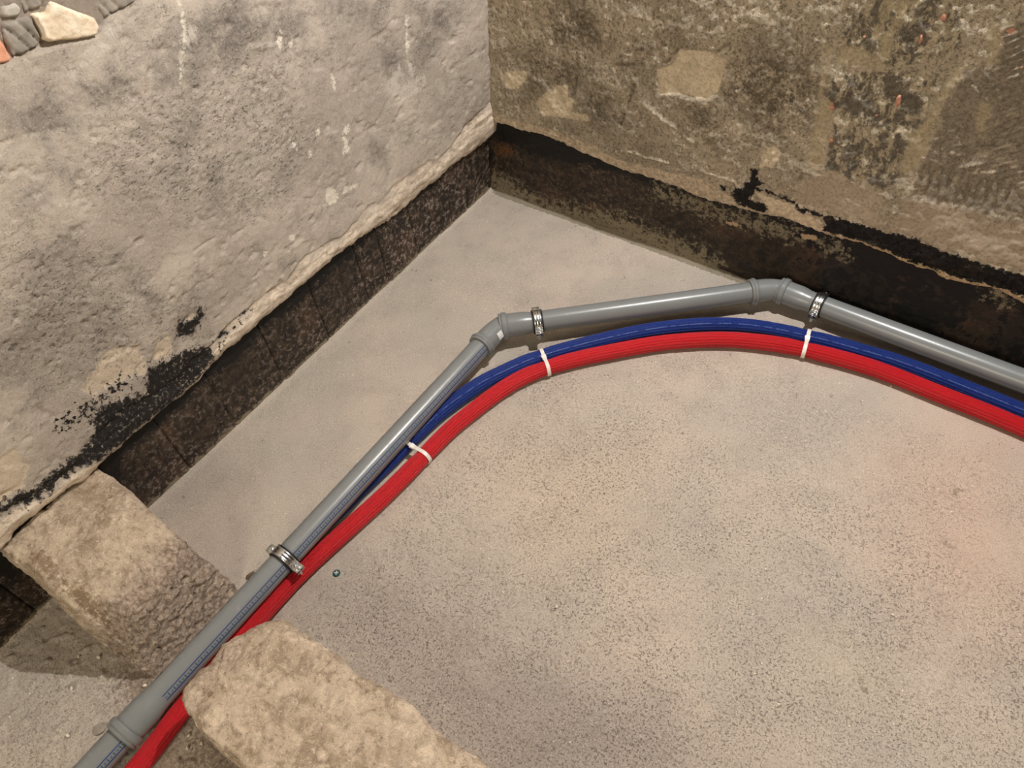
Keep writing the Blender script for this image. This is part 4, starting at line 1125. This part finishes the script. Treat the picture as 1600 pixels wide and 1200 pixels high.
MRED = mat_hose('red_sheath', lin(196, 14, 26), lin(238, 34, 46), (0.95, 1.75), lin(70, 8, 16), math.radians(88))
MBLUE = mat_hose('blue_sheath', lin(10, 34, 108), lin(24, 66, 160), (1.3, 3.2), lin(150, 176, 226), math.radians(60))
CR = build_hose('insulated_pipe', [(x, y, 0.0188) for x, y in RED], hose_r(0.0187), MRED, 'red ribbed insulated water pipe curving over the floor in front of the blue one', 11)
CB = build_hose('insulated_pipe', [(x, y, 0.0186 - 0.0022 * float(ss(np.array(-y), 0.7, 0.95))) for x, y in BLUE], blue_r, MBLUE, 'blue ribbed insulated water pipe between the grey pipe and the red one', 23)
for (tx, ty), lb in zip(TIES, ('white cable tie lowest along the pipes, beside the straight grey pipe', 'white cable tie below the left-hand bend of the grey pipe', 'white cable tie below the right-hand bend, nearest the right wall')):
    i = np.argmin(np.hypot(CR[:, 0] - tx, CR[:, 1] - ty)); pr = CR[i]
    j = np.argmin(np.hypot(CB[:, 0] - pr[0], CB[:, 1] - pr[1]))
    build_tie((pr[0], pr[1], 0.0), (CB[j][0], CB[j][1], 0.0), lb)

# teal screw sunk in the floor beside the red pipe
sc = empty('floor_screw', (0.459, -1.167, 0.0))
tag(sc, 'small teal cross-head screw set in the floor right of the red pipe', 'screw')
V, F = cyl_mesh([(Vector((0, 0, -0.008)), Vector((0, 0, 1)), [(0, 0.003), (0.006, 0.004), (0.0075, 0.0076), (0.0095, 0.0079), (0.0108, 0.0066), (0.0112, 0.003)])], 18)
link('screw_head', pymesh('screw_head', V, F, False), MTEAL, sc)
a = Vector((0.8, 0.6, 0)); b_ = Vector((-0.6, 0.8, 0)); up_ = Vector((0, 0, 1))
V, F = box_mesh([(Vector((0, 0, 0.0031)), (a, b_, up_), (0.0042, 0.0010, 0.0004)), (Vector((0, 0, 0.0031)), (a, b_, up_), (0.0010, 0.0042, 0.0004))])
link('cross_slot', pymesh('cross_slot', V, F), MCHIP, sc)

pebble('stone_chip', (0.313, -1.266, 0.0), (0.013, 0.0065, 0.005, 1.2), MDEB, 'dark brown chip of stone on the floor against the grey pipe', 'stone chip', None, 3)
pebble('stone_chip', (0.189, -1.612, 0.001), (0.0085, 0.007, 0.003, 0.4), MFLAKE, 'flat grey flake on the floor, left of the lowest pipe socket', 'stone chip', None, 5)
pebble('stone_chip', (0.299, -1.630, 0.001), (0.014, 0.010, 0.003, 0.9), MFLAKE, 'larger flat grey flake beside the lowest pipe socket', 'stone chip', None, 6)
CHIPS = [
    (0.1856, -1.5474, 0.0050, 'whitest stone chip, lying in the middle of the stub wall shadow'),
    (0.1912, -1.6125, 0.0042, 'white stone chip at the lit edge of the stub wall shadow'),
    (0.3078, -1.5310, 0.0048, 'white stone chip tucked against the grey pipe beyond the left stub wall'),
    (0.2598, -1.6684, 0.0045, 'long white stone chip beside the lowest pipe socket'),
    (0.1356, -1.7107, 0.0030, 'tiny white stone chip near the left edge of the floor'),
    (0.1500, -1.5690, 0.0032, 'dull stone chip in the stub wall shadow, left of the whitest one'),
    (0.4490, -1.5430, 0.0042, 'pale stone chip nearest the red pipe under the right stub wall'),
    (0.4790, -1.5390, 0.0038, 'pale stone chip against the foot of the right stub wall'),
    (0.4640, -1.5590, 0.0040, 'pale stone chip lowest in the picture, right of the red pipe')]
for k, (x, y, r, lb) in enumerate(CHIPS):
    pebble('stone_chip', (x, y, 0.002), (r, r * 0.7, r * 0.6), MCHIP, lb, 'stone chip', 'white stone chips on the grit', 30 + k)
SPECKS = [
    ((0.852, -0.594), 'white grit speck on the floor below the middle of the red pipe'),
    ((1.164, -0.712), 'white grit speck near the centre of the open floor'),
    ((1.389, -0.675), 'white grit speck far right on the open floor'),
    ((0.869, -0.989), 'white grit speck on the floor, midway between screw and picture centre bottom'),
    ((1.283, -0.932), 'white grit speck low on the open floor, below the others'),
    ((0.734, -1.200), 'white grit speck on the darker floor beside the right stub wall'),
    ((1.216, -0.159), 'white grit speck touching the shadow of the red pipe at right')]
for k, ((x, y), lb) in enumerate(SPECKS):
    pebble('grit_speck', (x, y, 0.0005), (0.0026, 0.0021, 0.0016), MCHIP, lb, 'stone chip', 'white specks on the open floor', 60 + k)
